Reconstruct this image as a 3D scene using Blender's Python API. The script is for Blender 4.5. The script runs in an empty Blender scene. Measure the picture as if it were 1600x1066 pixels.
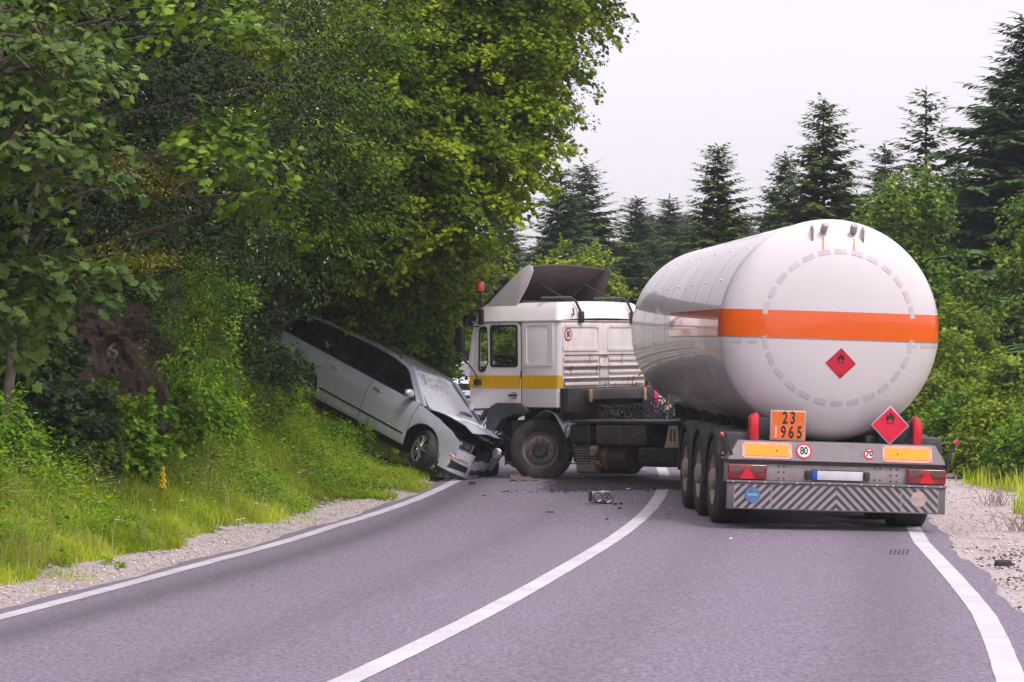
import bpy, bmesh, math, random
import numpy as np
from mathutils import Vector, Matrix, noise
sc = bpy.context.scene
col = sc.collection
R = math.radians
random.seed(11); rng = np.random.default_rng(5)

# ---------------------------------------------------------------- camera
cam = bpy.data.cameras.new('camera'); cam_ob = bpy.data.objects.new('camera', cam); col.objects.link(cam_ob)
cam.sensor_width = 36; cam.lens = 92.25; cam.clip_start = 0.5; cam.clip_end = 3000
cam_ob.location = (0, 0, 1.5); cam_ob.rotation_euler = (R(90) + math.atan(86/4100), 0, 0)
sc.camera = cam_ob

# ---------------------------------------------------------------- world: overcast daylight
SUN_EL, SUN_AZ = 56, 142          # azimuth clockwise from +Y
w = bpy.data.worlds.new('World'); sc.world = w; w.use_nodes = True
nt = w.node_tree; N = nt.nodes; L = nt.links; N.clear()
sky = N.new('ShaderNodeTexSky'); sky.sky_type = 'NISHITA'; sky.sun_disc = False
sky.sun_elevation = R(SUN_EL); sky.sun_rotation = R(SUN_AZ); sky.dust_density = 3
hs = N.new('ShaderNodeHueSaturation'); hs.inputs['Saturation'].default_value = .35
L.new(sky.outputs[0], hs.inputs['Color'])
b1 = N.new('ShaderNodeBackground'); b1.inputs[1].default_value = 0.05; L.new(hs.outputs[0], b1.inputs[0])
# cloud deck: brightness of a standard overcast sky, (1 + 2 sin elevation) / 3 of the zenith
geo = N.new('ShaderNodeNewGeometry'); sep = N.new('ShaderNodeSeparateXYZ')
tc = N.new('ShaderNodeTexCoord'); L.new(tc.outputs['Generated'], sep.inputs[0])
mx = N.new('ShaderNodeMath'); mx.operation = 'MAXIMUM'; mx.inputs[1].default_value = 0; L.new(sep.outputs['Z'], mx.inputs[0])
ma = N.new('ShaderNodeMath'); ma.operation = 'MULTIPLY_ADD'; ma.inputs[1].default_value = 2; ma.inputs[2].default_value = 1; L.new(mx.outputs[0], ma.inputs[0])
nz = N.new('ShaderNodeTexNoise'); nz.inputs['Scale'].default_value = 2.2; nz.inputs['Detail'].default_value = 4; L.new(tc.outputs['Generated'], nz.inputs[0])
nr = N.new('ShaderNodeMapRange'); nr.inputs[3].default_value = .93; nr.inputs[4].default_value = 1.07; L.new(nz.outputs[0], nr.inputs[0])
mm = N.new('ShaderNodeMath'); mm.operation = 'MULTIPLY'; L.new(ma.outputs[0], mm.inputs[0]); L.new(nr.outputs[0], mm.inputs[1])
ms = N.new('ShaderNodeMath'); ms.operation = 'MULTIPLY'; ms.inputs[1].default_value = 0.50; L.new(mm.outputs[0], ms.inputs[0])
b2 = N.new('ShaderNodeBackground'); b2.inputs[0].default_value = (0.99, 0.90, 1.0, 1); L.new(ms.outputs[0], b2.inputs[1])
ad = N.new('ShaderNodeAddShader'); L.new(b1.outputs[0], ad.inputs[0]); L.new(b2.outputs[0], ad.inputs[1])
wo = N.new('ShaderNodeOutputWorld'); L.new(ad.outputs[0], wo.inputs[0])
sun = bpy.data.lights.new('sun', 'SUN'); sun.energy = 1.5; sun.angle = R(14); sun.color = (1, .95, .88)
sun_ob = bpy.data.objects.new('sun', sun); col.objects.link(sun_ob)
d = Vector((math.sin(R(SUN_AZ))*math.cos(R(SUN_EL)), math.cos(R(SUN_AZ))*math.cos(R(SUN_EL)), math.sin(R(SUN_EL))))
sun_ob.rotation_euler = d.to_track_quat('Z', 'Y').to_euler()
vs = sc.view_settings; vs.view_transform = 'Standard'; vs.look = 'None'; vs.exposure = 0.34; vs.gamma = 1; vs.use_curve_mapping = False
sc.cycles.max_bounces = 6; sc.cycles.transparent_max_bounces = 12; sc.cycles.volume_bounces = 0

# ---------------------------------------------------------------- helpers
def tag(o, label=None, cat=None, group=None, kind=None):
    if label: o['label'] = label
    if cat: o['category'] = cat
    if group: o['group'] = group
    if kind: o['kind'] = kind
    return o
def link(name, me, parent=None, mats=None):
    o = bpy.data.objects.new(name, me); col.objects.link(o)
    if parent: o.parent = parent
    if mats is not None:
        for m in (mats if isinstance(mats, (list, tuple)) else [mats]): me.materials.append(m)
    return o
def empty(name, loc=(0, 0, 0), mat=None, **k):
    o = bpy.data.objects.new(name, None); col.objects.link(o); o.empty_display_size = .2
    if mat is not None: o.matrix_world = mat
    else: o.location = loc
    return tag(o, **k)
def children(o, M):
    return M.get(o.name, [])
def copy_tree(o, kids, parent=None):
    c = o.copy(); col.objects.link(c)
    if parent: c.parent = parent
    for ch in kids.get(o.name, ()): copy_tree(ch, kids, c)
    return c
def kidmap(root):
    m = {}
    def rec(o):
        m[o.name] = list(o.children)
        for c in o.children: rec(c)
    rec(root); return m
def frame(o, h, up=(0, 0, 1)):
    h = Vector(h).normalized(); r = h.cross(Vector(up)).normalized(); u = r.cross(h)
    M = Matrix.Identity(4)
    for i in range(3): M[i][0] = r[i]; M[i][1] = h[i]; M[i][2] = u[i]; M[i][3] = o[i]
    return M

class MB:
    def __init__(s): s.bm = bmesh.new(); s.mi = 0
    def _new(s, vs, fs):
        V = [s.bm.verts.new(v) for v in vs]; out = []
        for f in fs:
            try: fc = s.bm.faces.new([V[i] for i in f]); fc.material_index = s.mi; out.append(fc)
            except ValueError: pass
        return V, out
    def box(s, x0, x1, y0, y1, z0, z1, bev=0, M=None, seg=2):
        t = bmesh.new(); bmesh.ops.create_cube(t, size=1)
        for v in t.verts: v.co = Vector(((x0+x1)/2 + v.co.x*(x1-x0), (y0+y1)/2 + v.co.y*(y1-y0), (z0+z1)/2 + v.co.z*(z1-z0)))
        if bev: bmesh.ops.bevel(t, geom=t.edges[:], offset=bev, segments=seg, affect='EDGES', profile=.5)
        return s.merge(t, M)
    def merge(s, t, M=None):
        if M is not None: t.transform(M)
        t.verts.index_update(); vs = [v.co.copy() for v in t.verts]; fs = [[v.index for v in f.verts] for f in t.faces]
        r = s._new(vs, fs); t.free(); return r
    def cyl(s, p0, p1, r0, r1=None, seg=14, caps=True):
        r1 = r0 if r1 is None else r1
        p0 = Vector(p0); p1 = Vector(p1); a = (p1-p0).normalized()
        u = a.orthogonal().normalized(); v = a.cross(u)
        V = []
        for p, r in ((p0, r0), (p1, r1)):
            for i in range(seg):
                t = 2*math.pi*i/seg; V.append(p + (u*math.cos(t)+v*math.sin(t))*r)
        F = [[i, (i+1) % seg, seg+(i+1) % seg, seg+i] for i in range(seg)]
        if caps: F += [list(range(seg))[::-1], list(range(seg, 2*seg))]
        return s._new(V, F)
    def tube(s, pts, r, seg=8, caps=True):
        pts = [Vector(p) for p in pts]; n = len(pts); V = []; F = []; u = None
        for i, p in enumerate(pts):
            a = (pts[min(i+1, n-1)] - pts[max(i-1, 0)])
            a = a.normalized() if a.length > 1e-9 else Vector((0, 0, 1))
            if u is None: u = a.orthogonal().normalized()
            else:
                u = u - a*u.dot(a); u = u.normalized() if u.length > 1e-6 else a.orthogonal().normalized()
            v = a.cross(u); rr = r[i] if isinstance(r, (list, tuple)) else r
            for k in range(seg):
                t = 2*math.pi*k/seg; V.append(p + (u*math.cos(t)+v*math.sin(t))*rr)
        for i in range(n-1):
            for k in range(seg): F.append([i*seg+k, i*seg+(k+1) % seg, (i+1)*seg+(k+1) % seg, (i+1)*seg+k])
        if caps: F += [list(range(seg))[::-1], list(range((n-1)*seg, n*seg))]
        return s._new(V, F)
    def prism(s, poly, axis, a, b, bev=0):
        def P(p, t): return {'x': (t, p[0], p[1]), 'y': (p[0], t, p[1]), 'z': (p[0], p[1], t)}[axis]
        n = len(poly); V = [P(p, a) for p in poly] + [P(p, b) for p in poly]
        F = [list(range(n)), list(range(n, 2*n))[::-1]] + [[i, i+n, (i+1) % n+n, (i+1) % n] for i in range(n)]
        if not bev: return s._new(V, F)
        t = bmesh.new(); vv = [t.verts.new(v) for v in V]
        for f in F: t.faces.new([vv[i] for i in f])
        bmesh.ops.recalc_face_normals(t, faces=t.faces[:])
        bmesh.ops.bevel(t, geom=t.edges[:], offset=bev, segments=2, affect='EDGES', profile=.5)
        return s.merge(t)
    def lathe(s, prof, o=(0, 0, 0), axis=(1, 0, 0), seg=32, arc=(0, 2*math.pi), ref=None):
        a = Vector(axis).normalized(); o = Vector(o)
        u = (Vector(ref) - a*Vector(ref).dot(a)).normalized() if ref else a.orthogonal().normalized()
        v = a.cross(u); full = abs(arc[1]-arc[0]-2*math.pi) < 1e-6; n = seg if full else seg+1; V = []; F = []
        for (r, h) in prof:
            for i in range(n):
                t = arc[0] + (arc[1]-arc[0])*i/seg; V.append(o + a*h + (u*math.cos(t)+v*math.sin(t))*r)
        for j in range(len(prof)-1):
            for i in range(seg):
                k = (i+1) % n; F.append([j*n+i, j*n+k, (j+1)*n+k, (j+1)*n+i])
        r_ = s._new(V, F); return r_
    def ball(s, c, r, seg=12, sc3=(1, 1, 1)):
        t = bmesh.new(); bmesh.ops.create_uvsphere(t, u_segments=seg, v_segments=max(6, seg//2+1), radius=r)
        for v in t.verts: v.co = Vector((v.co.x*sc3[0]+c[0], v.co.y*sc3[1]+c[1], v.co.z*sc3[2]+c[2]))
        return s.merge(t)
    def grid(s, fn, nu, nv, cu=False):
        V = [fn(i/nu, j/nv) for j in range(nv+1) for i in range(nu+1)]
        F = [[j*(nu+1)+i, j*(nu+1)+i+1, (j+1)*(nu+1)+i+1, (j+1)*(nu+1)+i] for j in range(nv) for i in range(nu)]
        return s._new(V, F)
    def ngon(s, pts): return s._new(pts, [list(range(len(pts)))])
    def build(s, name, mat, parent=None, angle=38, recalc=True, solid=0):
        bm = s.bm
        if solid:
            bmesh.ops.recalc_face_normals(bm, faces=bm.faces[:])
            bmesh.ops.solidify(bm, geom=bm.faces[:], thickness=solid)
        bmesh.ops.remove_doubles(bm, verts=bm.verts[:], dist=1e-5)
        if recalc: bmesh.ops.recalc_face_normals(bm, faces=bm.faces[:])
        th = R(angle)
        for f in bm.faces: f.smooth = True
        for e in bm.edges:
            e.smooth = len(e.link_faces) != 2 or e.calc_face_angle(0) < th
        me = bpy.data.meshes.new(name); bm.to_mesh(me); bm.free()
        return link(name, me, parent, mat)

def np_mesh(name, V, F, parent=None, mats=None, rnd=None, smooth=False):
    me = bpy.data.meshes.new(name); V = np.ascontiguousarray(V, np.float32).reshape(-1, 3); F = np.ascontiguousarray(F, np.int32)
    m, k = F.shape
    me.vertices.add(len(V)); me.vertices.foreach_set('co', V.ravel())
    me.loops.add(m*k); me.loops.foreach_set('vertex_index', F.ravel())
    me.polygons.add(m); me.polygons.foreach_set('loop_start', np.arange(0, m*k, k, dtype=np.int32))
    me.update(calc_edges=True)
    if rnd is not None:
        a = me.attributes.new('rnd', 'FLOAT', 'FACE'); a.data.foreach_set('value', np.ascontiguousarray(rnd, np.float32))
    if smooth: me.polygons.foreach_set('use_smooth', np.ones(m, bool))
    return link(name, me, parent, mats)

def text_mb(txt, size, M, thick=0.0, stretch=1.0, bold=0.0, spacing=1.0):
    cu = bpy.data.curves.new('t', 'FONT'); cu.body = txt; cu.size = size; cu.align_x = 'CENTER'; cu.align_y = 'CENTER'
    cu.extrude = thick; cu.resolution_u = 4; cu.offset = bold; cu.space_character = spacing
    o = bpy.data.objects.new('t', cu); col.objects.link(o)
    dg = bpy.context.evaluated_depsgraph_get(); me = bpy.data.meshes.new_from_object(o.evaluated_get(dg))
    b = MB(); t = bmesh.new(); t.from_mesh(me); t.transform(Matrix.Diagonal((stretch, 1, 1, 1))); b.merge(t, M)
    bpy.data.objects.remove(o); bpy.data.curves.remove(cu); bpy.data.meshes.remove(me)
    return b

# ---------------------------------------------------------------- materials
MATS = {}
def mat(name, rgb, rough=.5, metal=0, coat=0, var=.12, scale=6, bump=0, bscale=60, dirt=None, dirt_amt=.5, dscale=4, spec=.5,
        streak=False, low=None, trans=0, emit=None, alpha=1):
    if name in MATS: return MATS[name]
    m = bpy.data.materials.new(name); m.use_nodes = True; nt = m.node_tree; n = nt.nodes; l = nt.links
    p = n['Principled BSDF']; MATS[name] = m
    p.inputs['Roughness'].default_value = rough; p.inputs['Metallic'].default_value = metal
    p.inputs['Coat Weight'].default_value = coat; p.inputs['Coat Roughness'].default_value = .04
    p.inputs['Specular IOR Level'].default_value = spec; p.inputs['Transmission Weight'].default_value = trans
    p.inputs['Alpha'].default_value = alpha
    if emit: p.inputs['Emission Color'].default_value = (*rgb, 1); p.inputs['Emission Strength'].default_value = emit
    tc = n.new('ShaderNodeTexCoord')
    nz = n.new('ShaderNodeTexNoise'); nz.inputs['Scale'].default_value = scale; nz.inputs['Detail'].default_value = 6; l.new(tc.outputs['Object'], nz.inputs[0])
    mr = n.new('ShaderNodeMapRange'); mr.inputs[1].default_value = .3; mr.inputs[2].default_value = .7; mr.inputs[3].default_value = 1-var; mr.inputs[4].default_value = 1+var; l.new(nz.outputs[0], mr.inputs[0])
    mul = n.new('ShaderNodeVectorMath'); mul.operation = 'SCALE'; mul.inputs[0].default_value = rgb; l.new(mr.outputs[0], mul.inputs['Scale'])
    out = mul.outputs[0]
    if dirt:
        dn = n.new('ShaderNodeTexNoise'); dn.inputs['Scale'].default_value = dscale; dn.inputs['Detail'].default_value = 8; dn.inputs['Roughness'].default_value = .65
        if streak:
            mp = n.new('ShaderNodeMapping'); mp.inputs['Scale'].default_value = (6, 6, .5); l.new(tc.outputs['Object'], mp.inputs[0]); l.new(mp.outputs[0], dn.inputs[0])
        else: l.new(tc.outputs['Object'], dn.inputs[0])
        dr = n.new('ShaderNodeMapRange'); dr.inputs[1].default_value = .45; dr.inputs[2].default_value = .75; dr.inputs[4].default_value = dirt_amt; l.new(dn.outputs[0], dr.inputs[0])
        fac = dr.outputs[0]
        if low:   # more road dirt towards the bottom of the thing: low = (z_full, z_none)
            sp = n.new('ShaderNodeSeparateXYZ'); l.new(tc.outputs['Object'], sp.inputs[0])
            lr = n.new('ShaderNodeMapRange'); lr.inputs[1].default_value = low[0]; lr.inputs[2].default_value = low[1]; lr.inputs[3].default_value = 1; lr.inputs[4].default_value = .12; l.new(sp.outputs['Z'], lr.inputs[0])
            mu = n.new('ShaderNodeMath'); mu.operation = 'MULTIPLY'; l.new(fac, mu.inputs[0]); l.new(lr.outputs[0], mu.inputs[1]); fac = mu.outputs[0]
        mi = n.new('ShaderNodeMix'); mi.data_type = 'RGBA'; l.new(fac, mi.inputs['Factor']); l.new(out, mi.inputs[6]); mi.inputs[7].default_value = (*dirt, 1); out = mi.outputs[2]
        rr = n.new('ShaderNodeMapRange'); rr.inputs[3].default_value = rough; rr.inputs[4].default_value = min(1, rough+.4); l.new(fac, rr.inputs[0]); l.new(rr.outputs[0], p.inputs['Roughness'])
    l.new(out, p.inputs['Base Color'])
    if bump:
        bn = n.new('ShaderNodeTexNoise'); bn.inputs['Scale'].default_value = bscale; bn.inputs['Detail'].default_value = 4; l.new(tc.outputs['Object'], bn.inputs[0])
        bp = n.new('ShaderNodeBump'); bp.inputs['Strength'].default_value = bump; bp.inputs['Distance'].default_value = .01; l.new(bn.outputs[0], bp.inputs['Height']); l.new(bp.outputs[0], p.inputs['Normal'])
    return m
MUD = (.16, .12, .095)
def black_plastic(): return mat('black_plastic', (.022, .022, .027), .55, dirt=(.10, .09, .085), dirt_amt=.45, var=.25, bump=.2)
def chassis(): return mat('chassis_paint', (.02, .02, .024), .65, dirt=(.13, .10, .085), dirt_amt=.6, var=.3, bump=.3)
def rubber(): return mat('tyre_rubber', (.028, .026, .027), .82, dirt=(.12, .10, .09), dirt_amt=.5, var=.25, bump=.25, bscale=40)
def white_paint(): return mat('white_paint', (.80, .74, .76), .35, coat=.4, var=.035, scale=2, dirt=(.45, .38, .36), dirt_amt=.25, dscale=1.2)
def galv(): return mat('galvanised_steel', (.34, .33, .35), .42, metal=.55, var=.12, scale=9, dirt=(.24, .20, .17), dirt_amt=.5, bump=.1)
def rust(): return mat('rust', (.20, .085, .035), .85, var=.35, scale=20, bump=.4)
# ---------------------------------------------------------------- the lie of the land
CY = np.array([-60, 0, 8, 13.8, 18, 22, 26.6, 32, 36, 41, 46, 52, 60, 67, 75, 85, 100, 130, 200, 400.])
CX = np.array([-15, -3.3, -1.9, -.87, -.2, .35, .95, 1.62, 2.05, 2.4, 2.55, 2.4, 1.9, 1.3, .5, -.7, -3.5, -13, -55, -240.])
def _smooth_tab():
    ys = np.linspace(-60, 400, 2301); xs = np.interp(ys, CY, CX)
    k = np.hanning(41); k /= k.sum(); return ys, np.convolve(np.pad(xs, 20, mode='edge'), k, 'valid')
_ys, _xs = _smooth_tab()
def xc(Y): return np.interp(Y, _ys, _xs)
def g(Y):
    Y = np.asarray(Y, float); t = np.clip((Y-26)/8, 0, 1)
    return .023*(8*t*t/2) + .023*np.clip(Y-34, 0, None) + .0
def hwL(Y): return np.interp(Y, [14, 19, 25, 31, 36, 42, 60], [3.48, 3.52, 3.6, 3.6, 3.38, 3.2, 3.2])
def hwR(Y): return np.interp(Y, [14, 19, 28, 40], [3.52, 3.47, 3.24, 3.2])
def road_z(off): return -.022*(np.sqrt(np.asarray(off, float)**2 + .09)-.3)
LP = ([0, .3, 1.15, 1.6, 2.2, 3, 4, 5, 6.5, 9, 13, 20, 60, 400], [0, -.01, .0, .14, .40, .86, 1.6, 2.7, 5.0, 9, 14, 18, 20, 22])
RP = ([0, .3, 1.9, 3, 5, 9, 20, 60, 150, 400], [0, -.01, .0, .1, .4, 1.0, 2.0, 5.0, 8, 9])
def hnoise(X, Y, s=1.0):
    return (np.sin(X*1.7*s+Y*.9*s)+np.sin(Y*2.3*s-X*1.1*s+1.3)+np.sin(X*.63*s+2.1+Y*.41*s)*1.5+np.sin((X+Y)*3.9*s)*.4)/4
def ground_z(X, Y):
    X = np.asarray(X, float); Y = np.asarray(Y, float)
    off = X-xc(Y); gz = g(Y)
    eL = -off-hwL(Y); eR = off-hwR(Y)
    z = gz + road_z(np.clip(off, -3.6, 3.6))
    far = np.clip((Y-70)/60, 0, 1)                       # the cutting flattens out beyond the bend
    bl = np.interp(eL, LP[0], LP[1]); bl = bl*(1-far*.75)*(1+(.6*np.exp(-((Y-41.5)/5.0)**2)+.35*np.exp(-((Y-31)/3.5)**2))*(eL < 7))
    bl = bl+.13*np.exp(-((Y-41.0)/2.5)**2)*np.clip((eL-.3)/.4, 0, 1)*(eL < 12)
    br = np.interp(eR, RP[0], RP[1])
    amp = np.clip((np.maximum(eL, eR)-1.2)/3, 0, 1)
    return z + np.where(eL > 0, bl, 0) + np.where(eR > 0, br, 0) + amp*hnoise(X, Y)*.16*(1+amp*1.2)
def gz1(x, y): return float(ground_z(x, y))

def node_mat(name):
    m = bpy.data.materials.new(name); m.use_nodes = True; nt = m.node_tree
    return m, nt.nodes, nt.links, nt.nodes['Principled BSDF']
def mixc(n, l, fac, a, b):
    mi = n.new('ShaderNodeMix'); mi.data_type = 'RGBA'
    for s, v in ((mi.inputs['Factor'], fac), (mi.inputs[6], a), (mi.inputs[7], b)):
        if isinstance(v, (int, float)): s.default_value = v
        elif isinstance(v, tuple): s.default_value = (*v, 1)
        else: l.new(v, s)
    return mi.outputs[2]
def tnoise(n, l, co, scale, detail=5, rough=.55, lo=.35, hi=.65, a=0, b=1, stretch=None):
    if stretch:
        mp = n.new('ShaderNodeMapping'); mp.inputs['Scale'].default_value = stretch; l.new(co, mp.inputs[0]); co = mp.outputs[0]
    t = n.new('ShaderNodeTexNoise'); t.inputs['Scale'].default_value = scale; t.inputs['Detail'].default_value = detail; t.inputs['Roughness'].default_value = rough; l.new(co, t.inputs[0])
    r = n.new('ShaderNodeMapRange'); r.inputs[1].default_value = lo; r.inputs[2].default_value = hi; r.inputs[3].default_value = a; r.inputs[4].default_value = b; l.new(t.outputs[0], r.inputs[0])
    return r.outputs[0]
def attr(n, name):
    a = n.new('ShaderNodeAttribute'); a.attribute_name = name; return a.outputs['Fac']
def add_bump(n, l, p, h, strength=.5, dist=.01):
    b = n.new('ShaderNodeBump'); b.inputs['Strength'].default_value = strength; b.inputs['Distance'].default_value = dist; l.new(h, b.inputs['Height']); l.new(b.outputs[0], p.inputs['Normal'])
def vattr(me, name, vals):
    a = me.attributes.new(name, 'FLOAT', 'POINT'); a.data.foreach_set('value', np.ascontiguousarray(vals, np.float32))

# asphalt
m, n, l, p = node_mat('asphalt')
co = n.new('ShaderNodeTexCoord').outputs['Object']
fine = tnoise(n, l, co, 130, 3, .7, .3, .7)
vo = n.new('ShaderNodeTexVoronoi'); vo.inputs['Scale'].default_value = 55; l.new(co, vo.inputs[0])
c = mixc(n, l, fine, (.070, .052, .080), (.225, .178, .248))
sp = n.new('ShaderNodeMapRange'); sp.inputs[1].default_value = .0; sp.inputs[2].default_value = .22; sp.inputs[3].default_value = .55; sp.inputs[4].default_value = 0; l.new(vo.outputs['Distance'], sp.inputs[0])
c = mixc(n, l, sp.outputs[0], c, (.33, .30, .34))
big = tnoise(n, l, co, .45, 6, .65, .35, .65, 0, .42)
c = mixc(n, l, big, c, (.12, .10, .125)); c = mixc(n, l, tnoise(n, l, co, 28, 2, .8, .38, .66, 0, .85), c, (.31, .262, .33)); c = mixc(n, l, tnoise(n, l, co, 34, 2, .8, .5, .72, 0, .85), c, (.036, .028, .042))
worn = attr(n, 'wear')
c = mixc(n, l, worn, c, (.085, .070, .092))
l.new(c, p.inputs['Base Color']); p.inputs['Roughness'].default_value = .82; p.inputs['Specular IOR Level'].default_value = .35
add_bump(n, l, p, fine, .5, .006)
ASPH = m
def ribbon(name, y0, y1, dy, offs, dz, mats, kind='structure', jitter=0, zf=None):
    ys = np.arange(y0, y1+1e-6, dy); k = len(offs(ys[0])); V = []; W = []
    for y in ys:
        o = np.array(offs(y)); x = xc(y)+o; z = g(y)+road_z(o)+dz
        if zf: z = zf(x, y, o)+dz
        V.append(np.stack([x, np.full(k, y), z], 1)); W.append(o)
    V = np.concatenate(V); nn = len(ys)
    i = np.arange((nn-1)*(k-1)); r, q = i//(k-1), i % (k-1); a = r*k+q
    F = np.stack([a, a+1, a+k+1, a+k], 1)
    o = np_mesh(name, V, F, None, mats, smooth=True); tag(o, kind=kind); return o, V, np.concatenate(W)
def vdist(V): return V
nofs = 41
def road_offs(y):
    a = .24+.05*math.sin(y*1.3)+.025*math.sin(y*4.3); b = .30+.05*math.sin(y*1.1+1)+.025*math.sin(y*4.1)
    return np.linspace(-hwL(y)-a, hwR(y)+b, nofs)
road, V, W = ribbon('road', -10, 210, .5, road_offs, 0, ASPH)
# wheel tracks: darker polished bands, darkest next to the left edge line
y = V[:, 1]; wear = np.zeros(len(V))
for c0, s, a in ((-2.95, .26, .75), (-1.2, .30, .28), (1.0, .3, .25), (2.8, .35, .40)):
    wear += a*np.exp(-((W-c0)/s)**2)
vattr(road.data, 'wear', np.clip(wear, 0, 1))

# painted lines
m, n, l, p = node_mat('road_paint')
co = n.new('ShaderNodeTexCoord').outputs['Object']
f1 = tnoise(n, l, co, 90, 3, .7, .42, .68, 0, .8); f2 = tnoise(n, l, co, 1.3, 7, .7, .42, .72, 0, .75)
c = mixc(n, l, f2, (.62, .585, .63), (.36, .33, .37)); c = mixc(n, l, f1, c, (.26, .235, .27))
l.new(c, p.inputs['Base Color']); p.inputs['Roughness'].default_value = .7; add_bump(n, l, p, f1, .3, .004)
LINE = m
def line(name, f, wd, dz=.004):
    def of(y):
        c0 = f(y); j = random.uniform(-.0025, .0025); k = random.uniform(-.0025, .0025); return [c0-wd/2+j, c0-wd/6, c0+wd/6, c0+wd/2+k]
    return ribbon(name, -8, 208, .25, of, dz, LINE)[0]
tag(line('left_edge_line', lambda y: -hwL(y)+.0, .17), 'white painted line along the left edge of the road')
tag(line('centre_line', lambda y: 0.0, .17), 'solid white centre line curving under the tractor')
tag(line('right_edge_line', lambda y: hwR(y), .17), 'white painted line along the right edge of the road')

# ground sheet
m, n, l, p = node_mat('ground_soil')
co = n.new('ShaderNodeTexCoord').outputs['Object']
soil = mixc(n, l, tnoise(n, l, co, 5, 8, .7), (.045, .034, .022), (.085, .07, .04))
green = mixc(n, l, tnoise(n, l, co, 9, 8, .7), (.08, .11, .015), (.17, .22, .035))
c = mixc(n, l, tnoise(n, l, co, 1.2, 6, .6, .4, .6), soil, green)
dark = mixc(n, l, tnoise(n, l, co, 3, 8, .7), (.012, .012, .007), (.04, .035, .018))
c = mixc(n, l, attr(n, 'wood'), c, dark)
st1 = tnoise(n, l, co, 45, 3, .8, .3, .7)
vo = n.new('ShaderNodeTexVoronoi'); vo.inputs['Scale'].default_value = 22; l.new(co, vo.inputs[0])
vr = n.new('ShaderNodeMapRange'); vr.inputs[2].default_value = .5; l.new(vo.outputs['Distance'], vr.inputs[0])
gr = mixc(n, l, st1, (.36, .30, .295), (.74, .65, .65)); gr = mixc(n, l, vr.outputs[0], gr, (.50, .43, .425))
gr = mixc(n, l, tnoise(n, l, co, 1.6, 6, .7, .52, .72, 0, .6), gr, (.24, .195, .20))
gv = attr(n, 'gravel'); ea = n.new('ShaderNodeMath'); ea.operation = 'ADD'; l.new(gv, ea.inputs[0]); l.new(tnoise(n, l, co, 2.6, 8, .75, .3, .7, -.35, .35), ea.inputs[1])
er = n.new('ShaderNodeMapRange'); er.inputs[1].default_value = .42; er.inputs[2].default_value = .58; l.new(ea.outputs[0], er.inputs[0])
c = mixc(n, l, er.outputs[0], c, gr)
l.new(c, p.inputs['Base Color']); p.inputs['Roughness'].default_value = .95; p.inputs['Specular IOR Level'].default_value = .2
add_bump(n, l, p, st1, .7, .02)
GRD = m
ys = np.concatenate([np.arange(-60, 4, 8), np.arange(4, 70, .33), np.arange(70, 130, 1.5), np.arange(130, 331, 12)])
ext = np.concatenate([[0, .15, .3], np.arange(.45, 8, .25), np.arange(8, 20, .7), np.arange(20, 60, 4), np.arange(60, 251, 30)])
rows = []; GA = []; WA = []
for y in ys:
    a = -hwL(y)-ext[::-1]; b = hwR(y)+ext; mid = np.array([-2.6, -1.3, 0, 1.3, 2.6])
    off = np.concatenate([a, mid, b]); x = xc(min(y, 400))+off; z = ground_z(x, y)
    inside = (off > -hwL(y)-.12) & (off < hwR(y)+.12); z = np.where(inside, z-.07, z-.012*(np.abs(off) < 6))
    z = np.where((off > -hwL(y)-.5) & (off < hwR(y)+.5) & ~inside, z-.02, z)
    rows.append(np.stack([x, np.full(len(off), y), z], 1))
    eL = -off-hwL(y); eR = off-hwR(y)
    GA.append(np.maximum(np.interp(eL*(1+1.1*np.exp(-((y-40)/3.5)**2)), [-1, 0, .95, 1.5], [0, 1, .85, .1]) * (eL > -.5), np.interp(eR, [-1, 0, 1.6, 2.4], [0, 1, .85, .05])*(eR > -.5)))
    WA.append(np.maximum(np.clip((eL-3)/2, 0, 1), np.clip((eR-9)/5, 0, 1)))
k = len(rows[0]); nn = len(ys); i = np.arange((nn-1)*(k-1)); r, q = i//(k-1), i % (k-1); a = r*k+q
ground = np_mesh('ground', np.concatenate(rows), np.stack([a, a+1, a+k+1, a+k], 1), None, GRD, smooth=True)
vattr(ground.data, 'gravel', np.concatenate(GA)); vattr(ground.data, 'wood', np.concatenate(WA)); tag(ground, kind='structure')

# loose stones on the shoulders
def stones(name, count, pick, smin, smax, mats):
    ico = bmesh.new(); bmesh.ops.create_icosphere(ico, subdivisions=1, radius=1); ico.verts.index_update()
    tv = np.array([v.co[:] for v in ico.verts]); tf = np.array([[v.index for v in f.verts] for f in ico.faces]); ico.free()
    X, Y = pick(count); Z = ground_z(X, Y); s = smin+(smax-smin)*rng.random(count)**4
    ang = rng.random(count)*6.28; c, sn = np.cos(ang), np.sin(ang)
    v = tv[None]*(1+rng.normal(0, .16, (count, len(tv), 1)))*np.stack([s, s*rng.uniform(.6, 1, count), s*rng.uniform(.35, .7, count)], 1)[:, None]
    x = v[..., 0]*c[:, None]-v[..., 1]*sn[:, None]; y2 = v[..., 0]*sn[:, None]+v[..., 1]*c[:, None]
    P = np.stack([x+X[:, None], y2+Y[:, None], v[..., 2]+Z[:, None]+.0], 2)
    F = tf[None]+(np.arange(count)*len(tv))[:, None, None]
    return tag(np_mesh(name, P, F.reshape(-1, 3), None, mats, rnd=np.repeat(rng.random(count), len(tf))), kind='stuff')
m, n, l, p = node_mat('limestone_gravel')
l.new(mixc(n, l, attr(n, 'rnd'), (.34, .28, .275), (.68, .59, .59)), p.inputs['Base Color']); p.inputs['Roughness'].default_value = .9
STONE = m
def pkL(c):
    Y = 13+(rng.random(c)**1.4)*30; e = .28+rng.beta(1.3, 1.8, c)*1.0; return xc(Y)-hwL(Y)-e, Y
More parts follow.
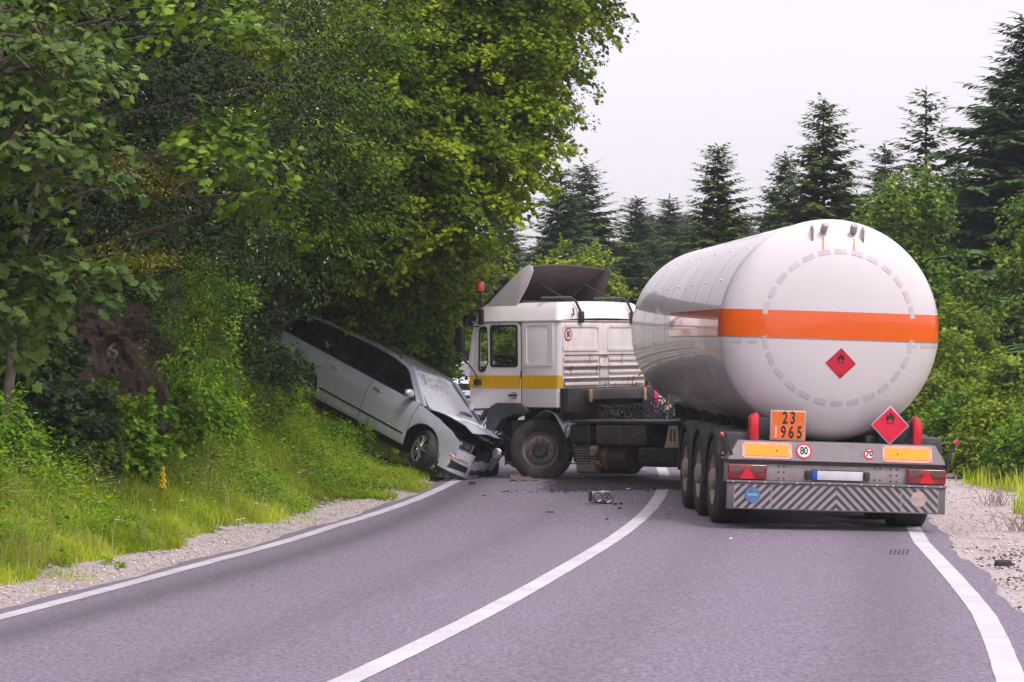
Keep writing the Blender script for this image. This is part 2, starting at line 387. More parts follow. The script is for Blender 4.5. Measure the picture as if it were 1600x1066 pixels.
def pkR(c):
    Y = 13+(rng.random(c)**1.3)*34; e = .3+rng.beta(1.2, 1.6, c)*2.0; return xc(Y)+hwR(Y)+e, Y
stones('gravel', 9000, pkL, .004, .022, STONE); stones('gravel', 12000, pkR, .004, .022, STONE)
m, n, l, p = node_mat('tar_crumbs')
l.new(mixc(n, l, attr(n, 'rnd'), (.03, .027, .03), (.12, .105, .11)), p.inputs['Base Color']); p.inputs['Roughness'].default_value = .9
def pkT(c):
    Y = 19+rng.random(c)*8.5; e = .45+rng.random(c)**2*1.5+.25*np.sin(Y*2.2); return xc(Y)+hwR(Y)+np.abs(e), Y
stones('tar_crumbs', 900, pkT, .006, .024, m)
# ================================================================ TANK TRAILER
TH = Vector((-.0558, .998, .022)); TR_M = frame((3.65, 29.7, -.05), TH, (.030, .001, 1))
trailer = empty('tanker_trailer', mat=TR_M, label='white gas tanker semi-trailer with an orange band, standing in the right lane', cat='tanker trailer')
def wheel_parts(root, x0, y, z, r, wd, out, rimc, kind='deep'):
    """tyre + rim + hub as wheel > tyre, rim; x0 = outer face x, out = +-1 direction to the outside"""
    t = MB(); a = (out, 0, 0); o = (x0, y, z); rr = r*.56
    t.lathe([(rr, -.03), (rr+.03, 0), (r*.78, .008), (r*.93, -.006), (r*.985, -.03), (r, -.055), (r, -.085), (r*.985, -.088), (r*.985, -.1), (r, -.103), (r, -wd*.5), (r*.985, -wd*.5-.004), (r*.985, -wd*.5-.014), (r, -wd*.5-.018), (r, -wd+.055), (r*.97, -wd+.01), (rr+.03, -wd), (rr, -wd+.04)], o, a, 44)
    tyre = t.build('wheel', rubber(), root, angle=50)
    b = MB()
    if kind == 'deep': b.lathe([(rr+.012, -.012), (rr, -.03), (rr-.02, -.05), (rr-.03, -.10), (r*.40, -.115), (r*.30, -.06), (r*.24, -.05), (r*.24, .01), (r*.17, .03), (0, .032)], o, a, 40)
    elif kind == 'front': b.lathe([(rr+.012, -.012), (rr, -.03), (rr-.02, -.06), (r*.47, -.07), (r*.43, -.015), (r*.36, 0.0), (r*.26, -.004), (r*.25, .0)], o, a, 40)
    rim = b.build('rim', rimc, tyre)
    if kind == 'front': q_ = MB(); q_.lathe([(r*.26, -.01), (r*.25, .03), (r*.2, .045), (r*.19, .06), (0, .062)], o, a, 28); q_.build('hub', chassis(), tyre)
    n = MB()
    for i in range(10):
        an = i*math.tau/10; rad = r*(.335 if kind != 'front' else .335)
        c = Vector((x0+out*(-.002 if kind == 'front' else -.075), y+math.cos(an)*rad, z+math.sin(an)*rad)); n.cyl(c, c+Vector((out*.035, 0, 0)), .019, seg=6)
    n.build('wheel_nuts', mat('nut_steel', (.10, .085, .08), .5, metal=.6, dirt=MUD), tyre)
    return tyre
TX, TZ, TRD, SEAM, TLEN, DOME = -.035, 2.30, 1.275, .62, 9.9, .50     # tank axis x, z, radius, seam y, shell length
SH = mat('tank_white_enamel', (.66, .60, .63), .32, coat=.38, var=.03, scale=1.5, dirt=(.48, .42, .40), dirt_amt=.22, dscale=.8)
# shell
b = MB(); ny = 40
for j0 in range(1):
    prof = [(TRD, SEAM+TLEN*i/ny) for i in range(ny+1)]
    b.lathe(prof, (TX, 0, TZ), (0, 1, 0), 96)
b.build('tank_shell', SH, trailer, recalc=True)
def dome_pt(u, v, off=0):   # u = radial fraction 0..1, v angle
    k = 2.35; yy = DOME*(1-u**k)**(1/k)
    return yy
def dome_y(x, z, off=0.0):
    u = min(1, math.hypot(x-TX, z-TZ)/(TRD+.0005)); return SEAM-dome_pt(u, 0)-off
b = MB(); us = [math.sin(i/26*math.pi/2) for i in range(27)]
b.lathe([(TRD*u, -dome_pt(u, 0)) for u in us], (TX, SEAM, TZ), (0, 1, 0), 96)
b.build('tank_end', SH, trailer)
b = MB(); b.lathe([(TRD*u, dome_pt(u, 0)) for u in us], (TX, SEAM+TLEN, TZ), (0, 1, 0), 64); b.build('tank_end', SH, trailer)
# weld seam rings + cladding bands
b = MB(); b.lathe([(TRD, -.010), (TRD+.002, -.004), (TRD+.002, .004), (TRD, .010)], (TX, SEAM, TZ), (0, 1, 0), 96); b.build('weld_seam', SH, trailer)
for i in range(7):
    yy = SEAM+1.35+i*1.38; b = MB()
    b.lathe([(TRD, -.022), (TRD+.0028, -.012), (TRD+.0028, .012), (TRD, .022)], (TX, yy, TZ), (0, 1, 0), 96)
    b.build('band', SH, trailer)
    for zz in (.55, .95):
        p_ = MB(); an = math.acos(max(-1, min(1, zz/TRD))); xx = TX-math.sin(an)*TRD
        p_.ball((xx, yy-.5, TZ+zz), .016, 8); p_.build('rivet', SH, trailer)
# orange band: follows shell and dome
ORG = mat('orange_band_paint', (.78, .115, .012), .22, coat=.8, var=.04, scale=3)
def band_pt(z, s, off):   # s in 0..1: left shell -> dome -> right shell
    w_ = math.sqrt(TRD**2-(z-TZ)**2)
    LS = 4.9
    if s < .25: return (TX-w_-off, SEAM+LS*(1-s/.25), z)
    if s > .75: return (TX+w_+off, SEAM+LS*((s-.75)/.25), z)
    t = (s-.25)/.5; a = -math.pi/2+math.pi*t; x = TX+w_*math.sin(a); return (x, min(dome_y(x, z, off), SEAM)-.0, z) if abs(a) < 1.56 else (x-off*(1 if a < 0 else -1), SEAM, z)
b = MB(); b.grid(lambda u, v: band_pt(2.19+.315*v, u, .003), 200, 6); b.build('orange_band', ORG, trailer, angle=60)
b = MB(); b.grid(lambda u, v: band_pt(2.19+.008*v-.004, u, .005), 200, 1); b.build('trim_line', galv(), trailer, angle=60)
# reflective dashes on the end
DASH = mat('reflective_dash', (.54, .48, .535), .45, var=.1)
def patch(cx, cz, w_, h_, rot, off=.004, nu=4, nv=2):
    b = MB()
    def f(u, v):
        a, c = (u-.5)*w_, (v-.5)*h_; x = cx+a*math.cos(rot)-c*math.sin(rot); z = cz+a*math.sin(rot)+c*math.cos(rot)
        return (x, dome_y(x, z, off), z)
    b.grid(f, nu, nv); return b
NC = 28
for i in range(NC):
    a = math.tau*i/NC+math.pi/2; cx, cz = TX+.045+.86*math.cos(a), TZ+.03+.865*math.sin(a)
    if 2.17 < cz < 2.52: continue
    patch(cx, cz, .138, .055, a+math.pi/2).build('reflective_dash', DASH, trailer)
for cx in (-1.1, -.93, .90, 1.07, 1.2): patch(TX+cx, 2.155, .11, .05, 0).build('reflective_dash', DASH, trailer)
# flame diamond sticker on the tank
RED = mat('signal_red', (.60, .010, .045), .35, coat=.3, var=.08)
BLK = mat('print_black', (.012, .012, .014), .5)
WHT = mat('print_white', (.78, .76, .78), .45, var=.04)
FLAME = [(.02, 1.05), (.25, .70), (.22, .38), (.42, .66), (.66, .2), (.66, -.15), (.45, -.58), (.2, -.68), (.36, -.38), (.28, -.1), (.14, -.28), (.0, .08), (-.18, -.26), (-.30, -.12), (-.36, -.38), (-.2, -.68), (-.45, -.58), (-.66, -.15), (-.62, .22), (-.44, .62), (-.32, .28), (-.14, .60)]
def flame(s, cx, cz, yf):
    b = MB(); b.ngon([(cx+p[0]*s, yf(cx+p[0]*s, cz+p[1]*s), cz+p[1]*s) for p in FLAME])
    b.box(cx-.62*s, cx+.62*s, yf(cx, cz-.8*s)-.0005, yf(cx, cz-.8*s), cz-.86*s, cz-.74*s); return b
def diamond(cx, cz, s, off):
    b = MB()
    def f(u, v):
        a, c = (u-.5)*s*1.414, (v-.5)*s*1.414; x = cx+(a-c)*.7071; z = cz+(a+c)*.7071; return (x, dome_y(x, z, off), z)
    b.grid(f, 10, 10); return b
DX, DZ, DS = .03, 1.92, .176
rt = diamond(DX, DZ, DS, .004).build('flame_diamond_sticker', RED, trailer)
b = MB(); 
for k in range(4):
    def f(u, v, k=k):
        s1 = DS*(.92-.05*v); a0 = k*math.pi/2; a1 = a0+math.pi/2
        x = DX+s1*((1-u)*math.cos(a0)+u*math.cos(a1)); z = DZ+s1*((1-u)*math.sin(a0)+u*math.sin(a1)); return (x, dome_y(x, z, .0055), z)
    b.grid(f, 6, 1)
b.build('border', mat('border_dark_red', (.25, .02, .03), .4), rt)
flame(.06, DX, DZ+.055, lambda x, z: dome_y(x, z, .006)).build('flame_symbol', BLK, rt)
text_mb('2', .07, Matrix.Translation((DX, dome_y(DX, DZ-.12, .007), DZ-.12)) @ Matrix.Rotation(R(90), 4, 'X')).build('class_number', BLK, rt)
# valves and guard fins
GREYM = mat('weathered_zinc', (.44, .38, .40), .55, metal=.15, dirt=(.28, .16, .09), dirt_amt=.7, dscale=14)
for cx in (-.19, .165):
    z0 = 3.40; y0 = dome_y(cx, z0); v = MB(); ax = Vector((0.10 if cx < 0 else -.02, -.55, .62)).normalized(); p0 = Vector((cx, y0+.03, z0-.02))
    v.cyl(p0, p0+ax*.06, .028, .028, 16); v.cyl(p0+ax*.06, p0+ax*.155, .039, .042, 18); v.cyl(p0+ax*.155, p0+ax*.165, .042, .036, 18); v.cyl(p0+ax*.085, p0+ax*.10, .045, .045, 18)
    vo_ = v.build('relief_valve', GREYM, trailer)
    s_ = MB(); s_.grid(lambda u, v: (cx-.012+.024*u+.004*math.sin(v*9), dome_y(cx, z0-.05-.2*v, .003), z0-.05-.2*v), 2, 8); s_.build('rust_stain', mat('rust_stain', (.50, .33, .18), .7, var=.3, scale=40), trailer)
for cx, sg in ((-.31, -1), (.275, 1)):
    f_ = MB(); pts = [(.10, 3.20), (.01, 3.20), (-.04, 3.35), (-.06, 3.45), (-.03, 3.49), (.10, 3.47)]
    ym = dome_y(cx, 3.35)
    f_.prism([(ym+p_[0], p_[1]) for p_ in pts], 'x', cx-.010, cx+.010, .004); o = f_.build('guard_fin', GREYM, trailer)
# chassis beams and dark undercarriage
CH = chassis(); BP = black_plastic()
for sx in (-.45, .45):
    b = MB(); b.box(sx-.06, sx+.06, .35, 10.6, .80, 1.10, .008); b.build('chassis_beam', CH, trailer)
for yy in (1.0, 2.3, 3.6, 4.9, 6.4, 8.1, 9.6):
    b = MB(); b.prism([(-.70, 1.0), (.70, 1.0), (.72, 1.20), (.6, 1.18), (.45, 1.10), (-.45, 1.10), (-.6, 1.18), (-.72, 1.20)], 'y', yy-.06, yy+.06)
    b.build('saddle', CH, trailer)
b = MB(); b.box(-1.1, -.95, .6, 5.0, 1.02, 1.10, .01); b.box(.95, 1.1, .6, 5.0, 1.02, 1.10, .01); b.build('side_rail', CH, trailer)
for yy in (1.25, 2.56, 3.87):
    b = MB(); b.cyl((-1.0, yy, .5), (1.0, yy, .5), .075, seg=14)
    for sx in (-.5, .5): b.box(sx-.05, sx+.05, yy-.1, yy+.35, .5, .80, .01); b.cyl((sx, yy+.2, .55), (sx, yy+.2, .8), .09)
    b.build('axle', CH, trailer)
RIMW = mat('dirty_white_rim', (.34, .28, .26), .6, dirt=(.20, .12, .08), dirt_amt=.85, dscale=7, var=.15)
for yy in (1.25, 2.56, 3.87):
    for sg in (-1, 1): wheel_parts(trailer, sg*1.25, yy, .51, .51, .40, sg, RIMW)
# mudguards
for yy in (1.25, 2.56, 3.87):
    for sg in (-1, 1):
        b = MB(); o = (sg*1.26, yy, .51)
        b.lathe([(.585, .012), (.60, .0), (.60, -.44), (.575, -.44)], o, (sg, 0, 0), 26, arc=(R(-5), R(185)) if sg > 0 else (R(-185), R(5)), ref=(0, 1, 0))
        b.lathe([(.60, .0), (.585, .012), (.545, .012), (.535, 0)], o, (sg, 0, 0), 26, arc=(R(-5), R(185)) if sg > 0 else (R(-185), R(5)), ref=(0, 1, 0))
        b.build('mudguard', BP, trailer, solid=0)
for sg in (-1, 1):
    b = MB(); x0, x1 = sorted((sg*1.25, sg*.78)); b.box(x0, x1, .60, .63, .30 if sg < 0 else .22, .86, .008); b.build('mudflap', BP, trailer)
for x0, x1 in ((-1.24, -.78), (.78, 1.24)): b = MB(); b.box(x0, x1, .22, .62, .84, 1.10, .02); b.build('fender_cover', mat('dusty_black_panel', (.035, .033, .038), .6, dirt=(.17, .13, .11), dirt_amt=.6, bump=.1), trailer)
b = MB(); b.box(-1.23, -1.0, .28, .50, .905, .93, .004); b.cyl((-1.26, .4, .85), (-1.02, .4, .85), .016); b.cyl((-1.26, .4, .80), (-1.1, .4, .80), .012); b.build('bracket', mat('pale_bracket', (.5, .46, .46), .4, metal=.3), trailer)
# bumper
BM = mat('bumper_aluminium', (.20, .175, .19), .42, metal=.35, var=.10, scale=14, dirt=(.22, .18, .16), dirt_amt=.45, dscale=5, bump=.06)
b = MB()
prof = [(-1.25, .80), (1.25, .80), (1.125, 1.02), (-1.125, 1.02)]
V8 = [(-1.25, -.02, .80), (1.25, -.02, .80), (1.125, .05, 1.02), (-1.125, .05, 1.02), (-1.25, .35, .80), (1.25, .35, .80), (1.125, .35, 1.02), (-1.125, .35, 1.02)]
t = bmesh.new(); vv = [t.verts.new(v) for v in V8]
for f in ((0, 1, 2, 3), (4, 7, 6, 5), (0, 4, 5, 1), (3, 2, 6, 7), (0, 3, 7, 4), (1, 5, 6, 2)): t.faces.new([vv[i] for i in f])
bmesh.ops.recalc_face_normals(t, faces=t.faces[:]); bmesh.ops.bevel(t, geom=t.edges[:], offset=.008, segments=2, affect='EDGES'); b.merge(t)
b.build('bumper_top', BM, trailer)
def face_y(z): return -.02+(z-.80)/.22*.07      # inclined face of the top panel
b = MB(); b.box(-1.25, 1.25, .0, .34, .765, .797, .003); b.build('shadow_gap', CH, trailer)
b = MB(); b.box(-1.245, 1.245, .03, .30, .575, .763, .004); b.build('lamp_panel', mat('lamp_panel_metal', (.34, .295, .31), .45, metal=.3, var=.12, scale=8, dirt=(.30, .22, .18), dirt_amt=.6, dscale=10), trailer)
b = MB(); b.box(-1.255, 1.255, -.04, .30, .545, .572, .004); lp = b.build('rail', BM, trailer)
for i in range(14):
    c = MB(); c.cyl((-1.18+i*.182, -.041, .558), (-1.18+i*.182, -.047, .558), .008, seg=8); c.build('bolt', WHT, lp)
b = MB(); b.box(-1.245, 1.245, -.02, .06, .245, .542, .006); b.build('underrun_bar', mat('underrun_dark', (.15, .13, .14), .5, metal=.3, dirt=MUD), trailer)
for x0, x1 in ((-1.165, -.745), (-.740, .740), (.745, 1.165)):
    pass
CHA = mat('chevron_pale', (.36, .32, .345), .4, dirt=(.22, .18, .18), dirt_amt=.5, dscale=6); CHB = mat('chevron_dark', (.055, .048, .055), .45, dirt=(.16, .13, .13), dirt_amt=.4)
for x0, x1 in ((-1.165, -.742), (-.737, .737), (.742, 1.165)):
    b = MB(); b.box(x0, x1, -.0235, -.0205, .258, .535, 0); pl = b.build('chevron_board', CHA, trailer)
    # diagonal stripes clipped to the board
    def clip(poly, ax, lim, keep_less):
        out = []
        for i in range(len(poly)):
            p_, q_ = poly[i], poly[(i+1) % len(poly)]; ip = (p_[ax] <= lim) == keep_less; iq = (q_[ax] <= lim) == keep_less
            if ip: out.append(p_)
            if ip != iq:
                t_ = (lim-p_[ax])/(q_[ax]-p_[ax]); out.append((p_[0]+(q_[0]-p_[0])*t_, p_[1]+(q_[1]-p_[1])*t_))
        return out
    for sg in (-1, 1):
        for k in range(-12, 30):
            xa = sg*(k*.098-.35+.0); w_ = .049; h_ = .285
            poly = [(xa, .25), (xa+sg*w_, .25), (xa+sg*w_-sg*h_, .25+h_), (xa-sg*h_, .25+h_)]
            poly = clip(poly, 0, x0+.006, False); poly = clip(poly, 0, x1-.006, True) if poly else poly
            poly = clip(poly, 0, 0, sg < 0) if poly else poly
            poly = clip(poly, 1, .262, False) if poly else poly; poly = clip(poly, 1, .531, True) if poly else poly
            if len(poly) >= 3:
                c = MB(); c.ngon([(p_[0], -.0255, p_[1]) for p_ in poly]); c.build('chevron_stripe', CHB, pl)
for cx, mm_, nm in ((-.955, mat('faded_blue', (.055, .17, .36), .5, dirt=(.3, .3, .34), dirt_amt=.4, dscale=20), 'blue_disc'), (.935, mat('faded_beige', (.50, .39, .35), .55, dirt=(.3, .2, .17), dirt_amt=.4, dscale=20), 'beige_disc')):
    b = MB(); b.cyl((cx, -.026, .41), (cx, -.031, .41), .088, seg=32); o = b.build(nm, mm_, trailer)
    c = MB(); c.box(cx-.055, cx+.055, -.0325, -.0315, .400, .424); c.prism([(cx-.07, .412), (cx-.05, .395), (cx-.05, .43)], 'y', -.0325, -.0315); c.build('faded_arrow', mat('faded_print', (.33, .36, .42), .6) if cx < 0 else mat('faded_print_b', (.40, .34, .35), .6), o)
# orange plates with pink border
PK = mat('pink_border', (.72, .36, .32), .5, dirt=(.35, .12, .1), dirt_amt=.6, dscale=25); OY = mat('amber_reflector', (.86, .33, .005), .35, var=.06)
def fbox(x0, x1, z0, z1, off, th, mt, nm, par=trailer, bev=0):
    b = MB(); v = []
    for yo in (off, off+th):
        for (x, z) in ((x0, z0), (x1, z0), (x1, z1), (x0, z1)): v.append((x, face_y(z)-yo, z))
    b._new(v, [(0, 1, 2, 3), (4, 7, 6, 5), (0, 4, 5, 1), (1, 5, 6, 2), (2, 6, 7, 3), (3, 7, 4, 0)]); return b.build(nm, mt, par)
for cx in (-.80, .80):
    o = fbox(cx-.285, cx+.285, .822, 1.005, .002, .006, PK, 'amber_plate'); fbox(cx-.245, cx+.245, .852, .978, .009, .003, OY, 'amber_field', o)
    for sx in (-.268, .268):
        for sz in (.835, .992): fbox(cx+sx-.006, cx+sx+.006, sz-.006, sz+.006, .009, .003, BLK, 'screw', o)
    fbox(cx+(.11 if cx < 0 else -.11)-.008, cx+(.11 if cx < 0 else -.11)+.008, .905, .921, .0125, .002, BLK, 'hole', o)
RW = mat('sign_ring_red', (.62, .01, .03), .4)
def roundsign(cx, cz, r, txt, par, yf, name, n=(0, -1, 0), st=.8):
    b = MB(); nv = Vector(n).normalized(); P = Vector((cx, yf(cz), cz)) if yf else Vector(cx)
    b.cyl(P+nv*.003, P+nv*.006, r, seg=32); o = b.build(name, RW, par)
    b = MB(); b.cyl(P+nv*.0065, P+nv*.008, r*.76, seg=32); b.build('white_field', WHT, o)
    rx = nv.cross(Vector((0, 0, 1))).normalized()*-1; up = rx.cross(nv*-1).normalized(); 
    M = Matrix.Identity(4)
    zx = nv; rx = Vector((0, 0, 1)).cross(zx).normalized(); ry = zx.cross(rx)
    for i in range(3): M[i][0] = rx[i]; M[i][1] = ry[i]; M[i][2] = zx[i]; M[i][3] = (P+nv*.010)[i]
    text_mb(txt, r*1.35, M, stretch=st, bold=.004).build('speed_number', BLK, o); return o
fn = (0, -.953, .303)
roundsign(-.38, .915, .092, '80', trailer, lambda z: face_y(z)-.002, 'speed_disc', fn, .72)
roundsign(.365, .905, .062, '70', trailer, lambda z: face_y(z)-.002, 'speed_disc', fn, 1.0)
# tail lamps
TLR = mat('tail_lamp_red', (.20, .006, .015), .15, coat=1, var=.1); TLG = mat('tail_lamp_smoke', (.12, .075, .085), .2, coat=1); TRI = mat('reflector_triangle', (.62, .008, .02), .25, coat=.6)
for sg in (-1, 1):
    x0, x1 = sorted((sg*1.243, sg*.80)); b = MB(); b.box(x0, x1, -.035, .028, .582, .752, .018, seg=3); tl = b.build('tail_lamp', TLR, trailer)
    for a, c in ((.03, .155), (.285, .415)):
        s0, s1 = x0+a, x0+c; q = MB(); q.prism([(s0, .67), (s0+.02, .738), (s1-.005, .738), (s1-(.03 if a < .1 else 0), .67)] if a < .1 else [(s0, .67), (s0-.03, .738), (s1-.005, .738), (s1, .67)], 'y', -.0375, -.0355); q.build('lamp_lens', TLG, tl)
    q = MB(); cx = (x0+x1)/2; q.prism([(cx-.088, .59), (cx+.088, .59), (cx, .735)], 'y', -.042, -.0355); q.build('reflector_triangle', TRI, tl)
# number plate
b = MB(); b.box(-.285, .30, .0, .026, .588, .712, .006); npb = b.build('plate_holder', BP, trailer)
b = MB(); b.box(-.22, .295, -.004, -.001, .598, .700, .001); o = b.build('number_plate', mat('plate_white', (.62, .60, .66), .4), npb)
b = MB(); b.box(-.28, -.2205, -.004, -.001, .598, .700, .001); b.build('plate_band', mat('plate_blue', (.01, .07, .42), .4), npb)
for cx in (-.33, .345): b = MB(); b.box(cx-.032, cx+.032, -.02, .028, .60, .70, .014, seg=3); b.build('plate_lamp', BP, trailer)
for cx in (-.66, -.60, .62, .69, .44, .50):
    for cz in ((.61, .74) if abs(cx) < .55 else (.60, .735, .67)): b = MB(); b.cyl((cx, .028, cz), (cx, .024, cz), .010, seg=8); b.build('bolt_hole', BLK, trailer)
# hazard plate 23 / 1965
b = MB(); b.box(-.765, -.36, .06, .075, 1.03, 1.37, .004); hz = b.build('hazard_plate', mat('plate_frame', (.50, .42, .38), .4, metal=.5), trailer)
HO = mat('hazard_orange', (.78, .16, .02), .45, dirt=(.55, .08, .03), dirt_amt=.5, dscale=30)
b = MB(); b.box(-.75, -.375, .055, .0595, 1.205, 1.355); b.build('upper_field', HO, hz); b = MB(); b.box(-.75, -.375, .055, .0595, 1.045, 1.193); b.build('lower_field', HO, hz)
Mt = lambda x, z, y=.053: Matrix.Translation((x, y, z)) @ Matrix.Rotation(R(90), 4, 'X')
for ch, x, z in (('2', -.60, 1.28), ('3', -.51, 1.28), ('9', -.615, 1.118), ('6', -.525, 1.118), ('5', -.43, 1.118)):
    text_mb(ch, .19, Mt(x, z), stretch=.66, bold=.0045).build('digit', BLK, hz)
text_mb('1', .19, Mt(-.70, 1.118), stretch=.66, bold=.0045).build('digit', mat('worn_digit', (.62, .52, .48), .5), hz)
# flame diamond on its frame
DX, DZ = .60, 1.235
b = MB(); s_ = .222; b.prism([(DX, DZ-s_), (DX+s_, DZ), (DX, DZ+s_), (DX-s_, DZ)], 'y', .05, .062, .002); dm = b.build('flame_diamond_plate', mat('plate_edge', (.55, .50, .52), .35, metal=.6), trailer)
b = MB(); s_ = .205; b.prism([(DX, DZ-s_), (DX+s_, DZ), (DX, DZ+s_), (DX-s_, DZ)], 'y', .046, .0495); b.build('red_field', mat('signal_red_bright', (.70, .008, .05), .35, coat=.3, var=.08), dm)
flame(.075, DX, DZ+.08, lambda x, z: .044).build('flame_symbol', BLK, dm)
text_mb('2', .05, Mt(DX, DZ-.15, .044)).build('class_number', BLK, dm)
# red lamp pods and black boxes beside the tank
for sg in (-1, 1):
    x0, x1 = sorted((sg*.985, sg*.885)); b = MB()
    b.prism([(x0, 1.02), (x1, 1.02), (x1, 1.30), (x1-.02, 1.335), ((x0+x1)/2-.01*sg, 1.335), (x0, 1.28)] if sg < 0 else [(x0, 1.02), (x1, 1.02), (x1, 1.25), ((x0+x1)/2, 1.335), (x0+.02, 1.34), (x0, 1.30)], 'y', .10, .30, .012)
    b.build('red_pod', mat('red_pod_plastic', (.62, .012, .03), .3, coat=.3), trailer)
    x0, x1 = sorted((sg*.88, sg*.52)); b = MB(); b.box(x0, x1, .22, .42, 1.02, 1.28, .015); b.build('equipment_box', BP, trailer)
# marker lamps on rubber arms
b = MB(); b.tube([(-1.20, .0, .86), (-1.24, -.03, .95), (-1.315, -.04, 1.06)], [.016, .014, .012]); a_ = b.build('marker_arm', BP, trailer)
b = MB(); b.ball((-1.325, -.04, 1.075), .036, 12); b.build('marker_lamp', mat('marker_red', (.35, .01, .02), .2, coat=1), a_)
b = MB(); b.tube([(1.245, .0, .70), (1.26, -.01, .80), (1.25, -.02, .86), (1.30, -.03, .98), (1.335, -.04, 1.05)], [.012, .02, .024, .018, .013]); a_ = b.build('marker_arm', BP, trailer)
b = MB(); b.cyl((1.32, -.04, 1.045), (1.37, -.04, 1.085), .034, seg=14); b.build('marker_lamp', MATS['marker_red'], a_)
# landing gear, spare wheel carrier, side equipment
for sx in (-.42, .42):
    b = MB(); b.box(sx-.06, sx+.06, 7.9, 8.02, .55, 1.0, .006); b.box(sx-.045, sx+.045, 7.915, 8.005, .28, .55, .004); b.box(sx-.12, sx+.12, 7.85, 8.07, .25, .28, .004); b.build('landing_leg', CH, trailer)
b = MB(); b.lathe([(.2, -.12), (.42, -.14), (.49, -.10), (.5, 0), (.49, .10), (.42, .14), (.2, .12)], (.55, 5.9, .62), (0, 0, 1), 32); b.build('spare_wheel', rubber(), trailer)
# ================================================================ TRACTOR UNIT (crashed, jack-knifed across the left lane)
HH = Vector((-.799, .602, .004)); FA = (1.15, 41.8, .19)
TM = frame(FA, HH, (-.012, -.016, 1))
tractor = empty('truck_tractor', mat=TM, label='white truck tractor with a yellow waist stripe, its nose against the silver car', cat='truck')
WP = white_paint(); YEL = mat('yellow_stripe', (.74, .40, .008), .3, coat=.5, var=.04, dirt=(.45, .25, .05), dirt_amt=.25, streak=True)
YB, YF = -.40, 1.40          # back and front of the cab
WX = 1.2
def zpx(y): return 2.53-(y-497)/100.5
Z0, ZG, ZT = 1.14, 2.50, 2.80
# cab side skins (left side detailed), built as thin boxes around openings
def yp(px): return YB+(877-px)/140*(YF-YB)
def sidebox(b, y0, y1, z0, z1, x=-WX, th=.03, bev=.004):
    b.box(*( (x, x+th) if x < 0 else (x-th, x)), min(y0, y1), max(y0, y1), z0, z1, bev)
def rrect(y0, y1, z0, z1, r, n=4):
    P = []
    for cy, cz, a0 in ((y1-r, z1-r, 0), (y0+r, z1-r, 90), (y0+r, z0+r, 180), (y1-r, z0+r, 270)):
        for i in range(n+1):
            a = R(a0+90*i/n); P.append((cy+r*math.cos(a), cz+r*math.sin(a)))
    return P
def plate_holes(outer, holes, mapf, th_dir, th):
    """flat plate with holes in 2D, mapped to 3D and thickened"""
    from mathutils.geometry import tessellate_polygon, delaunay_2d_cdt
    vs = [Vector(p) for p in outer]; ed = [(i, (i+1) % len(outer)) for i in range(len(outer))]; 
    for h in holes:
        k = len(vs); vs += [Vector(p) for p in h]; ed += [(k+i, k+(i+1) % len(h)) for i in range(len(h))]
    r = delaunay_2d_cdt(vs, ed, [], 0, 1e-6)
    def inside(p, poly):
        c = False; n_ = len(poly)
        for i in range(n_):
            a, b_ = poly[i], poly[i-1]
            if (a[1] > p[1]) != (b_[1] > p[1]) and p[0] < (b_[0]-a[0])*(p[1]-a[1])/(b_[1]-a[1])+a[0]: c = not c
        return c
    F = []
    for f in r[2]:
        cx = sum(r[0][i][0] for i in f)/len(f); cy = sum(r[0][i][1] for i in f)/len(f)
        if inside((cx, cy), outer) and not any(inside((cx, cy), h) for h in holes): F.append(f)
    b = MB(); V, fs = b._new([mapf(*v) for v in r[0]], F)
    bmesh.ops.recalc_face_normals(b.bm, faces=b.bm.faces[:])
    if th:
        ext = bmesh.ops.extrude_face_region(b.bm, geom=b.bm.faces[:]); d_ = Vector(th_dir)*th
        for v in [e for e in ext['geom'] if isinstance(e, bmesh.types.BMVert)]: v.co += d_
    for v in [v for v in b.bm.verts if not v.link_faces]: b.bm.verts.remove(v)
    return b
GLS = None
m = bpy.data.materials.new('window_glass'); m.use_nodes = True; n_ = m.node_tree.nodes; l_ = m.node_tree.links; n_.clear()
gl = n_.new('ShaderNodeBsdfGlossy'); gl.inputs['Roughness'].default_value = .02; gl.inputs[0].default_value = (.9, .95, .95, 1)
tr = n_.new('ShaderNodeBsdfTransparent'); tr.inputs[0].default_value = (.80, .84, .82, 1)
fr = n_.new('ShaderNodeFresnel'); fr.inputs[0].default_value = 1.5; mi = n_.new('ShaderNodeMixShader'); l_.new(fr.outputs[0], mi.inputs[0]); l_.new(tr.outputs[0], mi.inputs[1]); l_.new(gl.outputs[0], mi.inputs[2])
ou = n_.new('ShaderNodeOutputMaterial'); l_.new(mi.outputs[0], ou.inputs[0]); GLS = m
def tint_glass(name, t, refl=1.5):
    m2 = GLS.copy(); m2.name = name
    for nn_ in m2.node_tree.nodes:
        if nn_.type == 'BSDF_TRANSPARENT': nn_.inputs[0].default_value = (*t, 1)
        if nn_.type == 'FRESNEL': nn_.inputs[0].default_value = refl
    return m2
